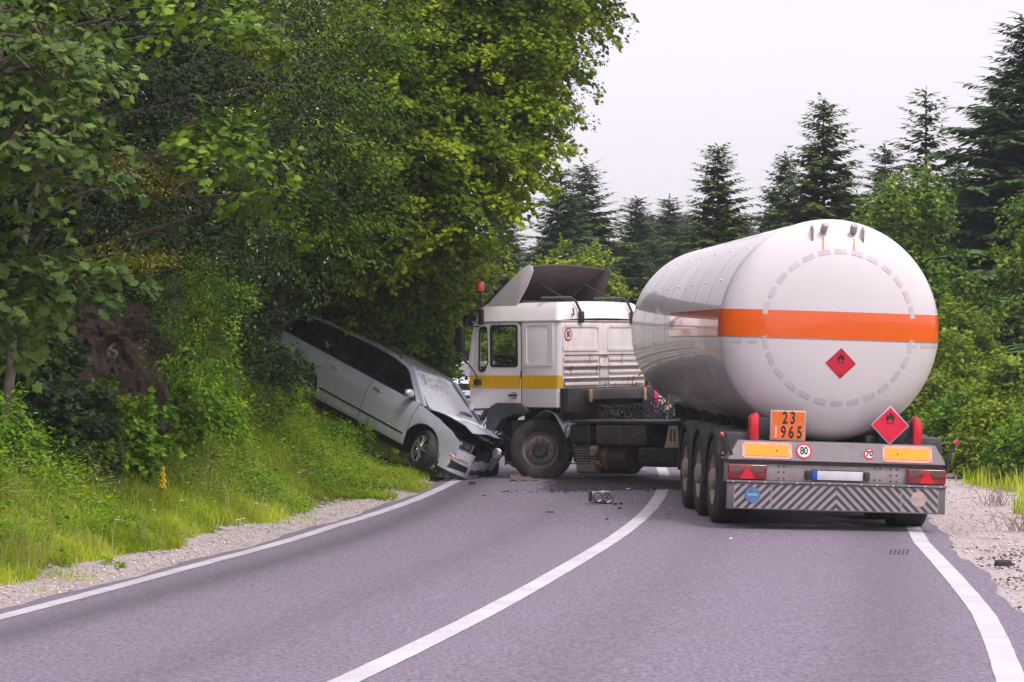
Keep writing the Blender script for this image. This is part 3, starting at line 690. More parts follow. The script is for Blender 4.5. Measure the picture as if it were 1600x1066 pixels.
# --- left door (with windows) and right door
DY0, DY1 = yp(819.5), 1.37
W1 = rrect(.41, .925, 1.80, 2.435, .05); 
QW = [(.985, 1.86), (1.05, 1.735), (1.11, 1.72), (1.165, 1.745), (1.175, 1.80), (1.155, 2.36), (1.13, 2.40), (1.04, 2.415), (1.0, 2.39)]
for sg in (-1, 1):
    mp = lambda a, c, sg=sg: (sg*(WX+.004-max(0, (a-1.15))*.10), a, c)
    dout = [(DY0, 1.16), (DY1-.02, 1.13), (DY1, 1.2), (DY1-.02, 1.75), (DY1-.11, 2.44), (DY1-.16, 2.475), (DY0+.09, 2.485), (DY0+.03, 2.46), (DY0, 2.40)]
    b = plate_holes(dout, [W1, QW], mp, (-sg, 0, 0), .05)
    door = b.build('door', WP, tractor, angle=30)
    b = MB()
    b.box(*sorted((sg*(WX+.0035), sg*(WX+.0085))), DY0+.008, DY1-.022, 1.455, 1.655, 0); b.build('yellow_stripe', YEL, door)
    for nm, hole, ins in (('window', W1, .035), ('quarter_window', QW, .03)):
        cx = sum(p[0] for p in hole)/len(hole); cz = sum(p[1] for p in hole)/len(hole)
        outer = [(cx+(p[0]-cx)*1.06, cz+(p[1]-cz)*1.05) for p in hole]; inn = [(cx+(p[0]-cx)*.92, cz+(p[1]-cz)*.94) for p in hole]
        b = plate_holes(outer, [inn], lambda a, c, sg=sg, mp=mp: (mp(a, c)[0]+sg*.006, a, c), (-sg, 0, 0), .03); sl = b.build('window_seal', mat('seal_rubber', (.012, .012, .014), .6), door)
        b = MB(); b.ngon([(mp(p[0], p[1])[0]-sg*.02, p[0], p[1]) for p in inn]); b.build(nm, GLS, door, recalc=False)
    b = MB(); x_ = sg*(WX+.006)
    b.box(*sorted((x_, x_+sg*.02)), DY0+.07, DY0+.24, 1.325, 1.36, .006); b.build('door_handle', BP, door)
    b = MB(); b.box(*sorted((x_, x_+sg*.004)), DY0+.09, DY0+.18, 1.37, 1.395, 0); b.box(*sorted((x_, x_+sg*.004)), DY0+.09, DY0+.18, 1.285, 1.31, 0); b.build('handle_recess', mat('recess_grey', (.35, .32, .33), .5), door)
    b = MB(); b.box(*sorted((sg*(WX-.003), sg*(WX+.0025))), DY0-.012, DY0+.004, 1.15, 2.45, 0); b.box(*sorted((x_-sg*.0, x_+sg*.012)), DY0-.014, DY0+.002, 1.62, 1.72, .003); b.build('door_gap', mat('gap_dark', (.03, .025, .025), .7), door)
    for zz in (2.468,):
        for k, yy in enumerate((.70, .76, .82)): c = MB(); c.cyl((x_, yy, zz-.002), (x_+sg*.006, yy, zz-.002), .012 if k == 1 else .006, seg=8); c.build('bolt', BLK, door)
    # sleeper side panel
    b = MB(); b.box(*sorted((sg*(WX-.05), sg*WX)), YB+.07, DY0-.015, 1.16, 2.50, .002)
    sp_ = b.build('side_panel', WP, tractor)
    b = plate_holes(rrect(yp(868), yp(824), 1.80, 2.47, .04), [rrect(yp(862), yp(828.5), 1.845, 2.43, .05)], lambda a, c, sg=sg: (sg*(WX+.0005), a, c), (sg, 0, 0), .010)
    b.build('pressed_frame', WP, sp_, angle=30)
    b = MB(); b.box(*sorted((sg*(WX+.0005), sg*(WX+.0045))), YB+.071, DY0-.018, 1.455, 1.655, 0); b.build('yellow_stripe', YEL, sp_)
# corner posts and back wall with ribs
for sg in (-1, 1):
    b = MB(); b.lathe([(.07, 1.16), (.07, 2.50)], (sg*(WX-.07), YB+.07, 0), (0, 0, 1), 10, arc=(0, math.pi/2), ref=((0, -1, 0) if sg > 0 else (-1, 0, 0))); cp_ = b.build('corner_post', WP, tractor); b = MB(); b.lathe([(.074, 1.455), (.074, 1.655)], (sg*(WX-.07), YB+.07, 0), (0, 0, 1), 10, arc=(0, math.pi/2), ref=((0, -1, 0) if sg > 0 else (-1, 0, 0))); b.build('yellow_stripe', YEL, cp_)
b = MB(); b.box(-WX+.07, WX-.07, YB, YB+.04, 1.45, 2.50, .004); back = b.build('back_wall', mat('rust_streaked_white', (.72, .66, .65), .42, coat=.3, var=.05, dirt=(.40, .24, .15), dirt_amt=.30, dscale=1.5, streak=True), tractor)
b = MB(); b.box(-WX+.07, -WX+.074, 0, .001, 0, .001); b.bm.free()
RW_ = MATS['rust_streaked_white']
for x0, x1 in ((-1.09, -.16), (.12, 1.10)):
    b = plate_holes(rrect(x0-.03, x1+.03, 2.03, 2.44, .05), [rrect(x0+.01, x1-.01, 2.07, 2.40, .05)], lambda a, c: (a, YB-.0005, c), (0, -1, 0), .012); b.build('pressed_frame', RW_, back, angle=30)
    for zz in (1.90, 1.80, 1.70, 1.60, 1.515):
        b = MB(); b.box(x0, x1, YB-.028, YB-.0005, zz-.028, zz+.028, .012, seg=3); b.build('rib', RW_, back)
for i in range(3):
    zz = 1.965-i*.185; b = MB(); b.box(-1.10, 1.14, YB-.045, YB-.0305, zz-.011, zz+.011, .003); b.build('rail', mat('thin_rail', (.16, .12, .12), .6, metal=.3, dirt=(.25, .12, .06)), back)
b = MB(); b.box(-.13, .09, YB-.02, YB-.0005, 1.49, 1.98, .008); b.build('centre_rib', RW_, back)
for k in range(16):
    xx = -1.12+rng.random()*2.2; zz = [1.965, 1.78, 1.595, 1.50][k % 4]; s_ = .012+rng.random()*.018
    b = MB(); b.ball((xx, YB-.045, zz), s_, 8, (1, .3, 1)); b.box(xx-s_*.35, xx+s_*.35, YB-.0305, YB-.029, zz-.05-rng.random()*.10, zz); b.build('rust_spot', rust(), back)
b = MB()
for k in range(26): xx = -.6+k*.075+rng.random()*.03; b.box(xx, xx+.02+rng.random()*.03, YB-.004, YB-.0015, 2.475, 2.49)
b.build('gutter_rust', rust(), back)
roundsign(Vector((-.965, YB-.002, 2.29)), 0, .10, '80', tractor, None, 'speed_disc', (0, -1, 0), .72)
# lower skirts of the cab
b = MB(); b.box(-WX+.02, WX-.02, YB+.04, YF-.05, 1.13, 1.16, 0); b.build('cab_floor', CH, tractor)
b = MB(); b.box(-WX, -WX+.05, YF-.09, YF-.02, 1.10, 1.22, .01); b.build('broken_step_edge', WP, tractor)
# front face: grille panel, windscreen, A-posts
b = MB()
b.box(-WX+.05, WX-.05, YF-.045, YF, 1.14, 1.76, .02); b.build('front_panel', WP, tractor)
b = MB(); b.box(-WX+.05, WX-.05, YF+.001, YF+.005, 1.455, 1.655); b.build('yellow_stripe', YEL, tractor)
for sg in (-1, 1):
    b = MB(); t = bmesh.new(); x0, x1 = sorted((sg*(WX-.09), sg*(WX-.005)))
    V8 = [(x0, YF-.07, 1.76), (x1, YF-.07, 1.76), (x1, YF+.0, 1.76), (x0, YF+.0, 1.76), (x0, YF-.19, 2.50), (x1, YF-.19, 2.50), (x1, YF-.13, 2.50), (x0, YF-.13, 2.50)]
    vv = [t.verts.new(v) for v in V8]
    for f in ((0, 1, 2, 3), (4, 5, 6, 7), (0, 1, 5, 4), (1, 2, 6, 5), (2, 3, 7, 6), (3, 0, 4, 7)): t.faces.new([vv[i] for i in f])
    bmesh.ops.recalc_face_normals(t, faces=t.faces[:]); b.merge(t); b.build('windscreen_post', WP, tractor)
b = MB(); b.ngon([(-1.11, YF-.03, 1.76), (1.11, YF-.03, 1.76), (1.11, YF-.15, 2.48), (-1.11, YF-.15, 2.48)]); b.build('windscreen', GLS, tractor, recalc=False)
# roof: gutter + domed cap
b = MB(); b.box(-WX-.012, WX+.012, YB-.012, YF-.10, 2.488, 2.512, .004); b.build('gutter', mat('gutter_grey', (.45, .40, .41), .5, dirt=(.2, .1, .06)), tractor)
b = MB(); RFP = []
def roof(u, v):
    x = -1+2*u; y = -1+2*v; k = 5.0
    rr = (abs(x)**k+abs(y)**k)**(1/k) if (x or y) else 0; h_ = 1-max(0, rr)**5
    cy = (YB+YF-.13)/2; hy = (YF-.13-YB)/2
    return (x*WX, cy+y*hy, 2.513+.27*min(1, 1.35*(1-max(abs(x), abs(y))**7)**.75)+.03*(1-x*x))
b.grid(roof, 44, 36); b.build('roof', WP, tractor, angle=60)
# air deflector: inclined plate, white outside, brown-grey inside, with white side fins
DIN = mat('deflector_inside', (.085, .065, .062), .6, var=.12, dirt=(.15, .11, .10), dirt_amt=.4)
b = MB(); 
def dfl(u, v, off=0):
    x = -1.05+2.1*u; s_ = v; y = 1.24-.95*s_+off*.6+.06*(1-(2*u-1)**2); z = 2.72+.62*s_**.85+.055*(1-(2*u-1)**2)*s_+off*.8; return (x, y, z)
b.grid(lambda u, v: dfl(u, v, .012), 16, 8); b.build('deflector_skin', WP, tractor, angle=60)
b = MB(); b.grid(lambda u, v: dfl(u, v, 0), 16, 8); b.build('deflector_inner', DIN, tractor, angle=60, recalc=False)
b = MB(); b.tube([dfl(u/16, 1, .006) for u in range(17)], .012, 6); b.build('deflector_edge', DIN, tractor)
for sg in (-1, 1):
    b = MB(); b.prism([(1.22, 2.66), (.95, 2.90), (.42, 3.32), (.27, 3.39), (.205, 3.36), (.19, 3.28), (.30, 3.06), (.50, 2.77), (.56, 2.735)], 'x', *sorted((sg*1.05, sg*1.075)), .006); b.build('deflector_fin', mat('fin_white', (.64, .59, .62), .4, coat=.2, var=.03) if sg < 0 else DIN, tractor)
for sg in (-1, 1):
    b = MB(); b.cyl((sg*.62, .40, 3.10), (sg*.62, -.1, 2.86), .014, seg=8); b.box(sg*.62-.05, sg*.62+.05, -.16, -.05, 2.83, 2.87, .01); b.build('deflector_strut', BP, tractor)
b = MB(); b.box(-1.0, 1.0, .45, 1.1, 2.79, 2.83, .01); b.build('deflector_base', BP, tractor)
# roof bars and hooks at the back, and at the front corner
for x_ in (-.72, .70):
    b = MB(); b.tube([(x_-.38, YB+.42, 2.86), (x_-.02, YB+.10, 2.865), (x_+.02, YB+.03, 2.80), (x_+.06, YB-.02, 2.66), (x_+.07, YB-.03, 2.58)], .022, 8)
    b.box(x_+.02, x_+.12, YB-.06, YB-.005, 2.47, 2.65, .01); b.build('roof_bar', BP, tractor)
b = MB(); b.tube([(-.84, YB-.01, 2.70), (-.84, YB-.03, 2.60), (-.87, YB-.03, 2.58), (-.89, YB-.02, 2.61)], .012, 6); b.build('hook', BP, tractor)
b = MB(); b.tube([(-1.16, YF-.22, 2.70), (-1.22, YF-.12, 2.68), (-1.23, YF-.04, 2.55), (-1.23, YF+.01, 2.42)], .034, 8); b.box(-1.24, -1.19, YF-.34, YF-.25, 2.46, 2.70, .012); b.tube([(-1.235, YF-.27, 2.43), (-1.24, YF+.0, 2.43)], .010, 6)
b.build('mirror_mount', BP, tractor)
b = MB(); b.box(-1.22, 1.22, YF-.07, YF+.09, 2.44, 2.62, .04); b.build('sun_visor', mat('visor_dark', (.015, .014, .022), .3, coat=.3), tractor)
# mirrors
b = MB(); b.box(-1.36, -1.27, YF-.03, YF+.14, 2.02, 2.42, .035, seg=3); mr_ = b.build('mirror', BP, tractor)
b = MB(); b.tube([(-1.24, YF-.04, 2.44), (-1.31, YF+.06, 2.43), (-1.31, YF+.06, 1.98), (-1.25, YF-.0, 1.86), (-1.22, YF-.06, 1.83)], .011, 6); b.tube([(-1.26, YF+.02, 1.92), (-1.25, YF-.10, 1.80), (-1.255, YF-.22, 1.66), (-1.255, YF-.24, 1.58)], .011, 6); b.build('mirror_arm', BP, mr_)
b = MB(); b.box(-1.29, -1.22, YF-.30, YF-.18, 1.50, 1.60, .015, seg=3); b.build('kerb_mirror', BP, tractor)
# beacon
b = MB(); b.cyl((-.98, YF-.10, 2.78), (-.98, YF-.10, 2.99), .018, seg=8); b.cyl((-.98, YF-.1, 2.97), (-.98, YF-.1, 3.0), .065, seg=16); bc = b.build('beacon_post', BP, tractor)
b = MB(); b.lathe([(.062, 3.0), (.066, 3.03), (.062, 3.12), (.05, 3.145), (0, 3.15)], (-.98, YF-.1, 0), (0, 0, 1), 20); b.build('beacon_lamp', mat('beacon_orange', (.80, .085, .01), .2, coat=.8), bc)
# interior: steering wheel, seats, dashboard, headliner
b = MB(); cst = Vector((-.62, 1.02, 1.86)); ax = Vector((0, -.45, .9)).normalized(); u_ = Vector((1, 0, 0)); v_ = ax.cross(u_)
b.tube([cst+(u_*math.cos(t*math.tau/28)+v_*math.sin(t*math.tau/28))*.24 for t in range(29)], .017, 7, caps=False)
for t in (.25, .58, .92): b.tube([cst, cst+(u_*math.cos(t*math.tau)+v_*math.sin(t*math.tau))*.24], .013, 6)
b.cyl(cst-ax*.35, cst+ax*.01, .04); b.build('steering_wheel', BP, tractor)
INT = mat('cab_interior', (.10, .09, .085), .8, var=.15)
b = MB(); b.box(-1.14, 1.14, 1.08, YF-.06, 1.2, 1.80, .05); b.build('dashboard', INT, tractor)
for sx in (-.62, .62):
    b = MB(); b.box(sx-.25, sx+.25, .15, .65, 1.35, 1.62, .05); b.box(sx-.24, sx+.24, .10, .20, 1.62, 1.98, .05); b.build('seat', INT, tractor)
# rear bulkhead equipment
b = MB(); b.box(-1.2, -.74, YB-.16, YB-.006, 1.08, 1.455, .012); b.build('air_intake_box', BP, tractor)
b = MB(); b.box(-.72, .82, YB-.24, YB-.05, 1.26, 1.44, .02, seg=3); bb = b.build('rear_crossmember', mat('dusty_beam', (.065, .058, .062), .6, dirt=(.22, .17, .14), dirt_amt=.5, bump=.2), tractor)
for x_, h_ in ((-.72, 1.0), (.78, .7)): b = MB(); b.box(x_-.035, x_+.035, YB-.265, YB-.242, 1.24, 1.43, .008); b.build('corroded_bracket', mat('corroded_beige', (.42, .30, .19), .8, dirt=(.25, .10, .04), dirt_amt=.9, dscale=20), bb)
b = MB(); b.box(.84, 1.19, YB-.17, YB-.006, 1.0, 1.45, .02); b.build('air_intake_box', BP, tractor)
b = MB(); b.box(-1.14, 1.14, YB-.02, YB+.04, .86, 1.44, .006); b.build('rear_cab_frame', CH, tractor)
# coiled air hoses, drooping from the cab to the trailer
HOSE = mat('hose_black', (.018, .018, .022), .35, var=.2)
def coil(p0, p1, turns, r, sag, th=.010, jit=0, tail=.15):
    p0, p1 = Vector(p0), Vector(p1); n_ = int(turns*14); P = []; a = (p1-p0).normalized(); u_ = a.orthogonal().normalized(); v_ = a.cross(u_)
    P.append(p0+Vector((0, 0, tail)))
    for i in range(n_+1):
        t = i/n_; c = p0.lerp(p1, t)-Vector((0, 0, sag*4*t*(1-t))); an = t*turns*math.tau; rr = r*(1+jit*math.sin(i*.37)+jit*math.sin(i*.11))
        P.append(c+(u_*math.cos(an)+v_*math.sin(an))*rr)
    P.append(p1+Vector((0, 0, tail)))
    b = MB(); b.tube(P, th, 5); return b
for k, (a, c, tn, rr, sg_) in enumerate((((-.60, YB-.34, 1.10), (1.12, YB-.40, 1.20), 19, .085, .06), ((-.55, YB-.46, .98), (1.0, YB-.55, 1.10), 17, .085, .08), ((-.35, YB-.60, .92), (.9, YB-.72, 1.02), 14, .08, .05))):
    coil(a, c, tn, rr, sg_, .0095, .12).build('coiled_hose', HOSE, tractor)
for k, pts in enumerate((((.9, YB-.05, 1.62), (1.0, YB-.12, 1.70), (1.25, YB-.2, 1.66), (1.45, YB-.4, 1.45), (1.3, YB-.5, 1.1)), ((.8, YB-.2, 1.45), (1.05, YB-.4, 1.05), (1.2, YB-.4, .78), (1.35, YB-.4, 1.1), (1.2, YB-.3, 1.35)), ((.6, YB-.4, 1.0), (.9, YB-.5, .72), (1.1, YB-.45, 1.0), (1.3, YB-.5, .75), (1.45, YB-.5, 1.15)))):
    P = [Vector(p) for p in pts]; Q = []
    for i in range(len(P)-1):
        a0, a1, a2, a3 = P[max(i-1, 0)], P[i], P[i+1], P[min(i+2, len(P)-1)]
        for t in [j/8 for j in range(8)]: Q.append(.5*((2*a1)+(a2-a0)*t+(2*a0-5*a1+4*a2-a3)*t*t+(3*a1-a0-3*a2+a3)*t**3))
    b = MB(); b.tube(Q, .011, 6); b.build('air_line', HOSE, tractor)
# chassis
for sx in (-.42, .42): b = MB(); b.box(sx-.05, sx+.05, -3.9, 1.2, .62, .90, .01); b.build('chassis_beam', CH, tractor)
b = MB(); b.box(-1.22, -.45, -3.2, -.62, .925, .965, .012); b.build('catwalk', mat('worn_catwalk', (.045, .042, .048), .5, metal=.3, dirt=(.2, .17, .16), dirt_amt=.6), tractor)
b = MB()
for i in range(7): b.cyl((-1.225, -.70-i*.065, .935), (-1.225, -.70-i*.065, .955), .02, seg=8)
b.build('tread_teeth', BP, tractor)
# step guard / tank frame (rounded box outline), battery box, diagonal strap, exhaust, spare tyre
b = MB(); b.tube([(-1.25, -.60, .90), (-1.26, -.55, .84), (-1.26, -.55, .36), (-1.25, -.60, .30), (-1.25, -.98, .30), (-1.25, -.98, .92)], .012, 6); b.tube([(-1.255, -.56, .50), (-1.255, -.98, .50)], .008, 6); b.build('step_frame', BP, tractor)
b = MB(); b.box(-1.2, -.5, -.98, -.58, .62, .90, .03); b.box(-1.19, -.5, -.95, -.62, .30, .60, .05); b.build('step_box', BP, tractor)
b = MB(); b.box(-1.225, -.55, -2.02, -1.10, .60, .90, .012); bt = b.build('battery_box', mat('battery_box_dark', (.05, .042, .046), .6, dirt=(.16, .11, .09), dirt_amt=.5, bump=.15), tractor)
b = MB(); b.tube([(-1.232, -1.55, .90), (-1.232, -1.55, .60)], .006, 5); b.tube([(-1.232, -1.62, .62), (-1.232, -2.0, .82)], .007, 5); b.build('strap', mat('strap_grey', (.2, .18, .18), .6), bt)
b = MB(); b.box(-1.22, -.9, -2.75, -2.55, .56, .90, .02); 
SA = mat('sand_bracket', (.50, .40, .31), .75, dirt=(.22, .13, .08), dirt_amt=.7, dscale=15)
b2_ = MB(); 
br = plate_holes([(-2.62, .57), (-2.36, .57), (-2.40, .70), (-2.44, .90), (-2.60, .90)], [rrect(-2.56, -2.53, .66, .84, .012, 2), rrect(-2.49, -2.46, .66, .84, .012, 2)], lambda a, c: (-1.24, a, c), (1, 0, 0), .02); br.build('sand_bracket', SA, tractor)
b.build('air_tank', CH, tractor)
MF = mat('sooty_muffler', (.30, .26, .22), .7, dirt=(.10, .07, .05), dirt_amt=.7, dscale=6, bump=.2)
b = MB(); b.box(-1.18, -.72, -1.08, -.66, .14, .58, .07, seg=3)
for i in range(9): b.box(-1.195, -1.17, -1.05, -.69, .19+i*.04, .20+i*.04)
b.build('heat_shield', MF, tractor)
b = MB(); b.cyl((-.95, -.95, .38), (-.95, -1.62, .38), .235, seg=26); b.build('silencer', mat('brown_silencer', (.035, .026, .026), .6, metal=.2, dirt=(.12, .06, .04), dirt_amt=.6, dscale=3), tractor)
b = MB(); b.cyl((-1.12, -1.02, .34), (-1.24, -1.16, .26), .055, .05, seg=16); b.lathe([(.245, 0), (.245, .08)], (-.95, -1.18, .385), (0, -1, 0), 26); b.build('exhaust_outlet', mat('hot_rust', (.15, .075, .055), .7, dirt=(.05, .03, .02)), tractor)
b = MB(); b.lathe([(.18, -.13), (.42, -.145), (.475, -.12), (.49, -.06), (.48, -.055), (.48, -.045), (.492, -.04), (.492, .0), (.48, .004), (.48, .014), (.492, .02), (.49, .06), (.48, .065), (.48, .075), (.48, .11), (.42, .145), (.18, .13)], (-.98, -2.30, .43), (0, 0, 1), 40); b.build('spare_tyre', rubber(), tractor)
b = MB(); b.box(-1.2, -.7, -3.3, -2.9, .18, .24, .01); b.build('hanging_flap', mat('flap_grey', (.25, .22, .24), .6), tractor)
# wheels (front pair steered), drive axle with twins
def steer(x0, y, z, ang):
    e_o = bpy.data.objects.new('wheel', None)
    return Matrix.Translation((x0, y, z)) @ Matrix.Rotation(ang, 4, 'Z')
RB = mat('brown_grey_rim', (.20, .155, .155), .6, dirt=(.10, .06, .045), dirt_amt=.6, dscale=9)
for sg in (-1, 1):
    wl = wheel_parts(tractor, 0, 0, 0, .495, .29, sg, RB, 'front')
    wl.matrix_local = Matrix.Translation((sg*1.13, .03, .495)) @ Matrix.Rotation(R(27), 4, 'Z')
for sg in (-1, 1):
    wheel_parts(tractor, sg*1.22, -3.3, .5, .5, .28, sg, RB, 'deep'); wheel_parts(tractor, sg*.90, -3.3, .5, .5, .28, sg, RB, 'deep')
b = MB(); b.cyl((-1.0, -3.3, .5), (1.0, -3.3, .5), .09); b.ball((0, -3.3, .5), .2); b.cyl((-.9, .0, .48), (.9, 0, .48), .06); b.build('axle', CH, tractor)
b = MB(); b.cyl((0, -2.9, .95), (0, -2.9, 1.0), .45, seg=28); b.build('fifth_wheel', mat('greasy_steel', (.03, .028, .028), .35, metal=.5), tractor)
# engine / gearbox mass under the cab
b = MB(); b.box(-.36, .36, -.6, .95, .55, 1.10, .08); b.box(-.3, .3, -1.5, -.6, .5, .85, .08); b.cyl((-.5, .9, .7), (.5, .9, .7), .12); b.build('engine', CH, tractor)
# torn mudguards: front quarter with hanging rag, grey-blue folded flap behind
MG = mat('mudguard_plastic', (.04, .042, .05), .5, dirt=(.13, .11, .105), dirt_amt=.5, bump=.2)
b = MB()
b.prism([(1.02, .80), (1.0, 1.04), (.92, 1.17), (.80, 1.225), (.34, 1.225), (.18, 1.10), (.22, 1.05), (.50, 1.04), (.68, .98), (.80, .84), (.86, .78)], 'x', -1.245, -.80, .015); b.build('mudguard', MG, tractor)
b = MB(); b.grid(lambda u, v: (-1.24+.42*v, .06-.62*u, .93+.16*math.sin(u*2.6+.4)-.30*max(0, u-.62)*2+.03*math.sin(v*7+u*5)), 12, 6); b.build('torn_mudguard', mat('torn_flap_grey', (.13, .13, .16), .55, dirt=(.1, .09, .08)), tractor, angle=70, solid=.012)
# crumpled front end: bent members, hoses, panels, dangling lamp
def crumple(b, c, s, n_, amp, seed):
    r_ = random.Random(seed); t = bmesh.new(); bmesh.ops.create_grid(t, x_segments=n_, y_segments=n_, size=.5)
    for v in t.verts:
        x, y = v.co.x, v.co.y; v.co = Vector((c[0]+x*s[0]+r_.uniform(-amp, amp), c[1]+y*s[1]+r_.uniform(-amp, amp), c[2]+s[2]*math.sin(x*5+seed)*.5+s[2]*y+r_.uniform(-amp, amp)))
    b.merge(t)
b = MB(); b.box(-1.12, -.62, .45, .60, .50, .95, .02); b.box(-1.05, -.6, .62, .80, .30, .80, .03); b.box(-1.1, 1.1, .80, .95, .55, .72, .03); b.cyl((-1.0, 1.02, .98), (-.85, .62, .28), .035, seg=8); b.cyl((-1.12, .95, .95), (-1.05, .50, .42), .028, seg=8); b.build('bent_bracket', CH, tractor)
b = MB()
for k in range(9):
    r_ = random.Random(k); p_ = Vector((-1.1+r_.random()*.3, .70+r_.random()*.45, .95)); P = [p_]
    for j in range(7): p_ = p_+Vector((r_.uniform(-.07, .07), r_.uniform(-.10, .10), -.085)); P.append(p_)
    b.tube(P, .009+r_.random()*.006, 5)
b.build('loose_wiring', HOSE, tractor)
b = MB()
for k in range(7): crumple(b, (-1.0+.1*(k % 3), .65+.09*k, .85-.07*k), (.28, .22, .12), 4, .02, k)
b.build('crumpled_sheet', mat('crumpled_dark', (.05, .045, .05), .5, metal=.3, dirt=(.2, .16, .15)), tractor, angle=10, solid=.004)
LX, LY, LZ = -1.40, .68, .44
b = MB(); b.lathe([(.0, -.10), (.05, -.09), (.075, -.02), (.082, 0), (.070, .006)], (LX, LY, LZ), (-.86, -.42, .1), 20); fl = b.build('fog_lamp', mat('chrome', (.6, .6, .62), .15, metal=1, var=.05), tractor)
b = MB(); b.lathe([(.070, .004), (.05, .012), (0, .014)], (LX, LY, LZ), (-.86, -.42, .1), 20); b.build('lamp_glass', mat('lamp_glass_pale', (.26, .26, .30), .12, coat=1, metal=.6, var=.5, scale=30), fl)
# ================================================================ STATION WAGON
def make_wagon(M, label, cat, paint, damaged, group=None):
    W_ = empty('station_wagon', mat=M, label=label, cat=cat, group=group)
    DG = mat('car_trim_black', (.012, .012, .014), .45)
    GL = mat('car_dark_glass', (.006, .007, .009), .04, coat=1, var=.02, spec=.8)
    yf, yr, WR = 1.355, -1.355, .32
    def nar(y):
        k = 1.0
        if y > 1.2: k -= .17*((y-1.2)/1.05)**2.6
        if y < -1.6: k -= .10*((-1.6-y)/.9)**2
        return k
    def Wd(y, z):      # half width of the side
        if z < .97: b_ = np.interp(z, [.18, .26, .42, .62, .72, .74, .86, .97], [.80, .850, .880, .902, .916, .918, .896, .862])
        else: b_ = np.interp(z, [.97, 1.2, 1.36, 1.44], [.855, .755, .665, .60])
        flare = .012*math.exp(-((math.hypot(y-yf, z-.32)-.40)/.04)**2)+.012*math.exp(-((math.hypot(y-yr, z-.32)-.40)/.04)**2) if z < .8 else 0
        return float(b_)*nar(y)+flare
    def crush(p):
        if not damaged: return p
        x, y, z = p
        if y > 1.5:
            k = (y-1.5)/.8; k = min(1, k)
            side = np.clip((.55-x)/1.1, 0, 1)              # worse on the far side
            y = y-k*(.10+.42*side); z = z-.03*k+.012*math.sin(x*9+y*7)*k*(1+side); x = x+.010*math.sin(z*17+y*9)*k
        return (x, y, z)
    def panel(name, out, mt, par=W_, off=0.0, holes=(), sgs=(-1, 1), th=.014, dx=.12, dz=.10, extra=None):
        res = []
        for sg in sgs:
            t = plate_holes(out, list(holes), lambda a, c: (0, a, c), (1, 0, 0), 0); bm = t.bm
            ys_ = [p[0] for p in out]; zs_ = [p[1] for p in out]
            c_ = min(ys_)+dx
            while c_ < max(ys_): bmesh.ops.bisect_plane(bm, geom=bm.verts[:]+bm.edges[:]+bm.faces[:], plane_co=(0, c_, 0), plane_no=(0, 1, 0)); c_ += dx
            c_ = math.floor(min(zs_)/dz)*dz+dz
            while c_ < max(zs_): bmesh.ops.bisect_plane(bm, geom=bm.verts[:]+bm.edges[:]+bm.faces[:], plane_co=(0, 0, c_), plane_no=(0, 0, 1)); c_ += dz
            bm.verts.ensure_lookup_table()
            for v in bm.verts:
                y_, z_ = v.co.y, v.co.z; p_ = (sg*(Wd(y_, z_)+off), y_, z_); v.co = Vector(crush(p_))
                if extra: v.co = Vector(extra(v.co, sg))
            bmesh.ops.recalc_face_normals(bm, faces=bm.faces[:])
            # make normals point outwards
            s_ = sum(f.normal.x*f.calc_area() for f in bm.faces)*sg
            if s_ < 0: bmesh.ops.reverse_faces(bm, faces=bm.faces[:])
            if th:
                ext = bmesh.ops.extrude_face_region(bm, geom=bm.faces[:])
                for v in [e for e in ext['geom'] if isinstance(e, bmesh.types.BMVert)]: v.co.x -= sg*th
            res.append(t.build(name, mt, par, angle=32))
        return res
    def arc(cy, r, a0, a1, n_=14): return [(cy+r*math.cos(R(a0+(a1-a0)*i/n_)), .32+r*math.sin(R(a0+(a1-a0)*i/n_))) for i in range(n_+1)]
    belt = lambda y: .905+.075*np.clip((1.05-y)/3.2, 0, 1)
    g_ = .009
    AR = .385
    # front wing, doors, rear quarter
    wing = arc(yf, AR, 180+8, 0-12)[::-1]
    wing = [(1.00, .24)]+arc(yf, AR, 188, -8)+[(2.0, .34), (2.06, .55), (2.04, .70), (1.80, .80), (1.45, .875), (1.00+g_, .93)]
    panel('wing', wing, paint)
    panel('front_door', [(1.0-g_, .24), (1.0-g_, .925), (.98, .935), (-.02+g_, .945), (-.02+g_, .24)], paint)
    rd = [(-.02-g_, .24), (-.02-g_, .945), (-.98, .965), (-1.02, .80)]+[(p[0], p[1]) for p in arc(yr, AR, 60, 8, 6)]+[(-.965, .24)]
    panel('rear_door', rd, paint)
    rq = [(-1.0, .965), (-1.03, .80)]+[(p[0], p[1]) for p in arc(yr, AR+.002, 62, 188, 12)]+[(-1.78, .26), (-2.36, .30), (-2.42, .60), (-2.40, .97), (-1.0-g_, .968)]
    panel('rear_quarter', rq, paint)
    panel('sill', [(-.98, .155), (.98, .155), (.98, .232), (-.98, .232)], DG, off=-.004)
    b = MB(); b.box(-.78, .78, -.98, .98, .13, .24, .02); b.build('underbody', DG, W_)
    panel('rubbing_strip', [(-.93, .405), (.94, .385), (.94, .412), (-.93, .432)], DG, off=.004, th=.02)
    # greenhouse
    gh = [(1.02, .94), (.40, 1.37), (.15, 1.415), (-.6, 1.435), (-1.5, 1.42), (-2.12, 1.37), (-2.42, .98), (-2.40, .955), (-1.0, .955), (0, .935)]
    panel('greenhouse_frame', gh, paint, off=-.012)
    panel('pillar_trim', [(.90, .955), (.80, 1.03), (.45, 1.29), (.32, 1.345), (.04, 1.385), (-.55, 1.40), (-1.5, 1.385), (-2.0, 1.335), (-2.22, 1.01), (-2.18, .985), (-.9, .965)], DG, off=.001, th=.012)
    hl = []
    panel('front_window', [(.86, .955), (.78, 1.02), (.44, 1.27), (.33, 1.325), (.04, 1.365), (.02, .955)], GL, off=.004, th=.012)
